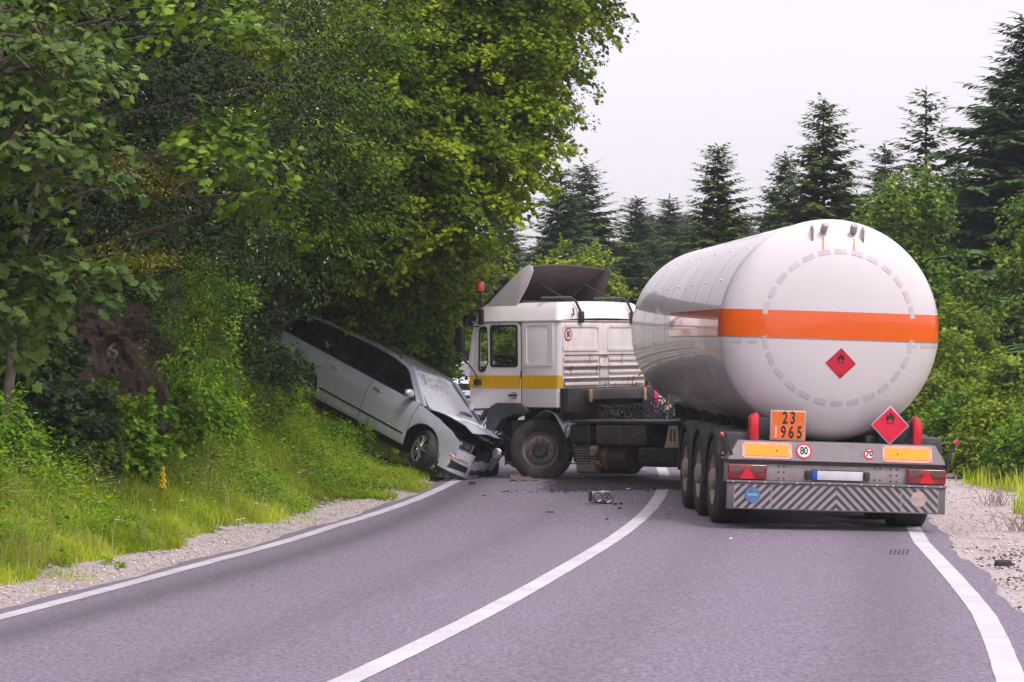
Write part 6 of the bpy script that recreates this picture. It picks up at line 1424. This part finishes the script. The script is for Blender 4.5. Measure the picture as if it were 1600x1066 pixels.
for row, (Y0, top) in enumerate(((90, 395), (100, 362), (112, 345), (128, 345))):
    for px in range(700, 1700, 34 if row < 2 else 30):
        if rr.random() < .12: continue
        x_ = px+rr.uniform(-18, 18); tp_ = top+rr.uniform(-22, 45)-(30 if px > 1330 else 0)
        con_px(rr.choice([0, 1, 2, 4]), x_, tp_, Y0+rr.uniform(-5, 5), 'one of the many dark spruces massed in the wood beyond the bend', rr.uniform(1.5, 2.2), 'spruces of the wood beyond the bend'); n_bg += 1
for i in range(16):
    x_ = 12+i*2.6+rr.uniform(-1, 1); y_ = 58+rr.uniform(-6, 22)
    if x_/y_ > .20: place_conifer(rr.choice([0, 2, 4]), x_, y_, rr.uniform(9, 12), 'one of the many dark spruces massed in the wood beyond the bend', 'spruces of the wood beyond the bend', 1.2)
# broadleaves behind and to the right
broadleaf('olive_green_tree', 'round olive-green broadleaf tree among the spruces above the cab roof', 'tree', trunk_at((905-800)/4100*80, 80, 4.5), [LB(905, 420, 80, .9, .9, .7), LB(880, 440, 80, .7), LB(930, 440, 80, .6), LB(900, 450, 80, 1.0), LB(950, 470, 80, .6)], 330, 24, .12, 'lobed', LM['maple2'], .1, 50, L_=.5, W_=.3)
broadleaf('light_green_tree', 'light green young tree under the sparse-topped spruce, right of the tank', 'tree', trunk_at((1420-800)/4100*58, 58, 5), [LB(1420, 330, 58, .8, .8, .7), LB(1445, 410, 58, .7), LB(1400, 400, 58, .6), LB(1460, 470, 58, .8), LB(1430, 290, 58, .45), LB(1490, 450, 58, .5), LB(1500, 510, 58, .7)], 420, 24, .10, 'lobed', LM['maple'], .1, 51, L_=.5, W_=.28)
broadleaf('green_ash_tree', 'mid-green tree in front of the spruces at the far right edge', 'tree', trunk_at((1610-800)/4100*52, 52, 5), [LB(1600, 400, 52, .5), LB(1620, 330, 52, .6), LB(1600, 470, 52, .5), LB(1630, 420, 52, .7)], 170, 24, .09, 'lobed', LM['maple'], .1, 52, L_=.45, W_=.25)
right = [
 ('leafy_shrub', 'yellow-green shrub touching the right flank of the tank', 1500, 545, 48, .65, 'bright', .085), ('leafy_shrub', 'bright shrub below the right flank of the tank', 1465, 610, 46, .6, 'bright', .08),
 ('leafy_shrub', 'tall light shrub at the right edge beside the road', 1590, 570, 44, .60, 'bright', .08), ('leafy_shrub', 'mid-green shrub behind the right marker lamp', 1500, 640, 44, .55, 'bush', .08),
 ('leafy_shrub', 'brownish-leaved shrub at the right edge near the ditch', 1570, 640, 42, .45, 'maple2', .07), ('leafy_shrub', 'dark shrub between the light ones right of the tank', 1545, 600, 50, .7, 'maple', .08),
 ('leafy_shrub', 'low yellowish shrub on the verge right of the bumper', 1530, 680, 42, .4, 'bright', .07), ('leafy_shrub', 'shrub just above the verge at the right edge', 1605, 670, 40, .45, 'bush', .07),
 ('leafy_shrub', 'shrub behind the right rear corner of the trailer', 1450, 660, 50, .6, 'bush', .08), ('leafy_shrub', 'upper light shrub under the spruce shade', 1495, 500, 54, .7, 'bright', .09),
 ('leafy_shrub', 'shrub glimpsed under the tank beyond the road', 1075, 628, 72, .9, 'bush', .10), ('leafy_shrub', 'dark shrub behind the trailer wheels beyond the road', 1120, 600, 74, 1.2, 'maple', .10),
 ('leafy_shrub', 'roadside shrub seen through the cab window', 800, 532, 82, .8, 'bright', .12), ('leafy_shrub', 'pale shrub behind the white van', 712, 545, 83.5, .7, 'bright', .12), ('leafy_shrub', 'shrub seen through the cab beside the steering wheel', 826, 545, 82, .8, 'bush', .12)]
for i, (nm, lab, px, py, Y, r_, mt, sz) in enumerate(right):
    c = P3(px, py, Y); z = gz1(c.x, c.y); rg = np.random.default_rng(500+i); zt = max(c.z, z+.35)
    Lbs = [[c.x+rg.normal(0, r_*.4), c.y+rg.normal(0, r_*.4), z+(zt-z)*rg.uniform(.15, 1.0), r_*.6, r_*.6, r_*.5] for _ in range(8)]+[[c.x, c.y, zt, r_*.6, r_*.6, r_*.5]]
    broadleaf(nm, lab, 'bush', [(c.x, c.y, z-.1), (c.x, c.y, (z+zt)/2), (c.x, c.y, zt)], Lbs, int(100+r_*260), 22, sz, 'lobed', LM[mt], .035, 500+i, L_=.32, W_=.18, droop=.4, flat=.06)
# ---- grass
def grass(name, count, pick, hmin, hmax, mt, wd=.012, rnd_bias=0, patch_scale=1.0, thr=-.9, lean=.5, kind='stuff'):
    X, Y = pick(count); keep = hnoise(X*1.3+5, Y*1.3, patch_scale) > thr; X, Y = X[keep], Y[keep]; n_ = len(X); Z = ground_z(X, Y)-.01
    pn = hnoise(X*2+1, Y*2, .8); h_ = (hmin+(hmax-hmin)*rng.random(n_)**1.6)*(1+.35*pn)
    a = rng.random(n_)*6.283; le = rng.random(n_)*lean; dx, dy = np.cos(a), np.sin(a); w2 = wd*rng.uniform(.6, 1.4, n_)
    sx, sy = -dy*w2, dx*w2; B = np.stack([X, Y, Z], 1)
    def pt(f, s): 
        o = h_*le*f*f; return B+np.stack([dx*o+sx*s, dy*o+sy*s, h_*f*(1-.25*le*f)], 1)
    P = np.stack([pt(0, -1), pt(0, 1), pt(.55, .8), pt(.55, -.8), pt(1, 0.05), pt(1, -.05)], 1)
    F = np.array([[0, 1, 2, 3], [3, 2, 4, 5]])[None]+(np.arange(n_)*6)[:, None, None]
    rn = np.clip(rng.random(n_)*.55+.38*pn+.25*hnoise(X*7, Y*7)+.2+rnd_bias, 0, 1); return tag(np_mesh(name, P, F.reshape(-1, 4), None, mt, rnd=np.repeat(rn, 2)), kind=kind)
def gl(y0, y1, e0, e1, p_=1.4, q=1.0):
    def f(c):
        Y = y0+(rng.random(c)**p_)*(y1-y0); e = e0+(rng.random(c)**q)*(e1-e0); e = e+.14*np.sin(Y*1.1)+.08*np.sin(Y*2.7)+np.abs(rng.normal(0, .16, c)); return xc(Y)-hwL(Y)-e, Y
    return f
def gr(y0, y1, e0, e1, p_=1.3, q=1.0):
    def f(c):
        Y = y0+(rng.random(c)**p_)*(y1-y0); e = e0+(rng.random(c)**q)*(e1-e0); e = e+.2*np.sin(Y*.9)+np.abs(rng.normal(0, .3, c)); return xc(Y)+hwR(Y)+e, Y
    return f
# low weeds, leafy
def weeds(name, count, pick, k, size, hgt, mt, tpl='oval', thr=-.2):
    X, Y = pick(count); keep = hnoise(X*1.7+9, Y*1.7, 1.0) > thr; X, Y = X[keep], Y[keep]; n_ = len(X); Z = ground_z(X, Y)
    C = np.repeat(np.stack([X, Y, Z], 1), k, 0); m_ = len(C); hh = np.repeat(hgt*rng.uniform(.3, 1.2, n_), k)*rng.random(m_)
    C = C+np.stack([rng.normal(0, .05, m_), rng.normal(0, .05, m_), hh], 1); a = rng.random(m_)*6.283; D = np.stack([np.cos(a), np.sin(a), rng.normal(.1, .3, m_)], 1)
    Nn = np.array([0, -.2, 1.])+rng.normal(0, .35, (m_, 3)); rn = np.clip(np.repeat(rng.random(n_), k)*.6+rng.random(m_)*.4, 0, 1)
    o = leaves(name, C, D, Nn, size*rng.uniform(.6, 1.3, m_), tpl, None, mt, rn); return o
grass('grass', 190000, gl(16, 48, 1.05, 4.4, 1.2, 1.1), .05, .19, LM['grass'], .0058, lean=1.7)
grass('meadow_grass', 22000, gl(18, 46, 1.5, 4.5, 1.1, .9), .12, .38, LM['grass'], .0045, rnd_bias=.0, lean=1.6, thr=-.1)
grass('grass', 14000, gl(36.5, 43.5, .32, 1.4), .05, .17, LM['grass'], .006, lean=1.4, thr=-.35)
weeds('weeds', 260, gl(36.5, 44, .4, 1.5), 16, .04, .16, LM['weed'])
grass('dry_grass', 7000, gl(17, 46, 1.0, 4.0), .15, .5, LM['straw'], .003, lean=.5, thr=-.1)
grass('grass', 60000, gr(28, 75, 1.5, 9), .10, .42, LM['grass'], .011, rnd_bias=.1)
grass('dry_grass', 5000, gr(30, 60, 1.7, 5), .2, .6, LM['straw'], .005)
grass('sparse_grass', 2500, gl(17, 40, .5, 1.1), .03, .12, LM['grass'], .005, thr=.42)
grass('verge_grass', 30000, gr(20, 60, 2.2, 18), .10, .4, LM['grass'], .012)
grass('far_grass', 30000, gl(55, 100, .8, 10), .15, .5, LM['grass'], .02)
weeds('weeds', 2600, gl(17, 46, 1.4, 3.8, 1.1), 18, .045, .24, LM['weed'], thr=-.35)
weeds('weeds', 900, gl(17, 46, 1.3, 4.2, 1.1), 16, .06, .34, LM['bush'], thr=.0)
weeds('weeds', 2600, gl(19, 46, 2.3, 5.5), 20, .06, .55, LM['bush'], thr=-.8)
weeds('weeds', 2200, gl(19, 46, 2.0, 4.5), 22, .045, .50, LM['weed'], thr=-.6)
weeds('weeds', 900, gl(33, 45, .9, 3.4), 20, .05, .32, LM['bush'], thr=-.3)
weeds('dead_stalks', 500, gl(19, 45, 1.5, 4.5), 8, .10, .55, LM['straw'], 'needle', thr=-.5)
weeds('weeds', 700, gl(19, 46, 1.8, 4.5), 22, .035, .6, LM['yellow'], thr=.1)
weeds('undergrowth', 1800, gl(20, 50, 4.2, 9), 18, .10, .6, LM['bluish'], thr=-1.5)
weeds('weeds', 1500, gr(30, 60, 2.6, 9), 16, .07, .4, LM['bright'], thr=-.6)
weeds('weeds', 60, gl(17, 34, .7, 1.1), 12, .03, .06, LM['weed'], thr=.0)
# little plants on the left gravel
for px, py, s_, lab in ((107, 886, .16, 'small upright weed on the gravel near the left bottom'), (168, 880, .10, 'flat green tuft on the gravel right of the upright weed'), (200, 862, .10, 'spreading green tuft on the gravel below the meadow grass'), (190, 888, .09, 'thin tuft of grass on the gravel next to the white line')):
    p_ = at(px, py); z = gz1(p_.x, p_.y); rg = np.random.default_rng(int(px)); n_ = 60; a = rg.random(n_)*6.28; h_ = rg.random(n_)*s_*(1.2 if s_ > .12 else .5)
    C = np.stack([p_.x+rg.normal(0, s_*.25, n_), p_.y+rg.normal(0, s_*.3, n_), z+h_], 1); D = np.stack([np.cos(a), np.sin(a), rg.random(n_)*.8], 1)
    o = leaves('weed_tuft', C, D, np.array([0, 0, 1.])+rg.normal(0, .3, (n_, 3)), .045*rg.uniform(.6, 1.3, n_), 'oval', None, LM['weed'], rg.random(n_), kind=None); tag(o, lab, 'weed')
# flowers
FY = mat('flower_yellow', (.85, .60, .02), .6, var=.15); FW = mat('flower_white', (.70, .70, .66), .6); FP = mat('flower_violet', (.30, .20, .50), .6); STEM = mat('stem_green', (.06, .11, .02), .7)
def flower_spike(px, py, Y, h_, mt, label, name='flower_spike', r=.045, k=46):
    Y = at(px, py+42).y; X = (px-800)/4100*Y; z = gz1(X, Y); root = empty(name, (X, Y, z), label=label, cat='flower'); zt = 1.5+(619-py)/4100*Y-z
    b = MB(); b.tube([(0, 0, 0), (.01, 0, zt*.5), (.015, 0, zt)], .005, 5); b.build('stem', STEM, root); b = MB(); rg = np.random.default_rng(int(px))
    for i in range(k):
        f = i/k; a = i*2.4; rr_ = r*(1-.6*f)*rg.uniform(.5, 1.1); b.ball((.015+math.cos(a)*rr_, math.sin(a)*rr_, zt-h_+h_*f), .013*(1.25-.5*f), 5, (1.2, 1.2, .8))
    b.build('blossom', mt, root)
flower_spike(252, 728, 26.3, .26, FY, 'single bright yellow flower spike rising from the grass left of centre')
flower_spike(392, 574, 35.5, .14, FP, 'upper violet flower head on the bank left of the car', r=.035, k=26); flower_spike(370, 590, 35, .12, FP, 'lower violet flower head on the bank left of the car', r=.03, k=22)
def dots(name, pts, mt, label, cat, group):
    for (px, py, Y, s_) in pts:
        s_ = s_*1.4 if name == 'white_flower' else s_; Y = min(Y, at(px, py+14).y) if name == 'white_flower' else at(px, py+45).y; X = (px-800)/4100*Y; z = gz1(X, Y); zt = 1.5+(619-py)/4100*Y; zt = max(zt, z+.06); b = MB(); b.tube([(X, Y, z), (X, Y, zt)], .003, 4); 
        o0 = empty(name, (X, Y, z), label=label, cat=cat, group=group); b.bm.transform(Matrix.Translation((-X, -Y, -z))); b.build('stem', STEM, o0)
        b = MB()
        for i in range(6): a = i*1.047; b.ball((math.cos(a)*s_*.6, math.sin(a)*s_*.6, zt-z), s_*.42, 5, (1, 1, .45))
        b.build('petals', mt, o0)
rg = np.random.default_rng(77)
dots('yellow_flower', [(rg.uniform(428, 475), rg.uniform(570, 612), 37.5+rg.random(), .018) for _ in range(34)], FY, 'one of the small yellow flowers clustered by the rear wheel of the crashed car', 'flower', 'yellow flowers by the rear wheel of the car')
wf = [(px, py) for px, py in ((475, 735), (468, 738), (510, 742), (548, 699), (555, 703), (560, 722), (530, 690), (126, 752), (158, 750), (172, 756), (155, 784), (183, 812), (184, 808), (373, 812), (380, 810), (35, 783), (98, 790), (285, 782), (240, 797), (400, 786), (415, 790), (452, 716), (600, 715))]
dots('white_flower', [(px, py, at(px, py+7).y, .02) for px, py in wf], FW, 'one of the small white flowers scattered in the grass of the left verge', 'flower', 'white flowers scattered in the left verge')
# twiggy brown growth on the right gravel edge
for i, (px, py) in enumerate(((1450, 722), (1555, 790), (1590, 830))):
    p_ = at(px, py); z = gz1(p_.x, p_.y); rg = np.random.default_rng(900+i); b = MB()
    for k in range(40):
        a = rg.random()*6.28; l_ = rg.uniform(.12, .34); q = Vector((rg.normal(0, .12), rg.normal(0, .12), 0)); b.tube([q, q+Vector((math.cos(a)*l_*.4, math.sin(a)*l_*.4, l_*.7)), q+Vector((math.cos(a)*l_, math.sin(a)*l_, l_*rg.uniform(.6, 1)))], [.004, .003, .002], 4)
    o = b.build('twiggy_weed', mat('dry_stem', (.20, .14, .09), .9)); o.location = (p_.x, p_.y, z); tag(o, ('dry brown twiggy weed beside the right end of the bumper', 'dry twiggy weed on the right gravel shoulder', 'dry weed at the right edge nearest the camera')[i], 'weed')

# ---- thin summer haze
hz_ = MB(); hz_.box(-330, 330, -90, 345, -2.0, 31); hzo = hz_.build('haze', None.__class__ and bpy.data.materials.new('haze_air'), None); tag(hzo, kind='stuff')
m = bpy.data.materials['haze_air']; m.use_nodes = True; n = m.node_tree.nodes; n.clear(); pv = n.new('ShaderNodeVolumePrincipled'); pv.inputs['Density'].default_value = HAZE; pv.inputs['Color'].default_value = (.90, .93, 1.0, 1); ou = n.new('ShaderNodeOutputMaterial'); m.node_tree.links.new(pv.outputs[0], ou.inputs['Volume'])
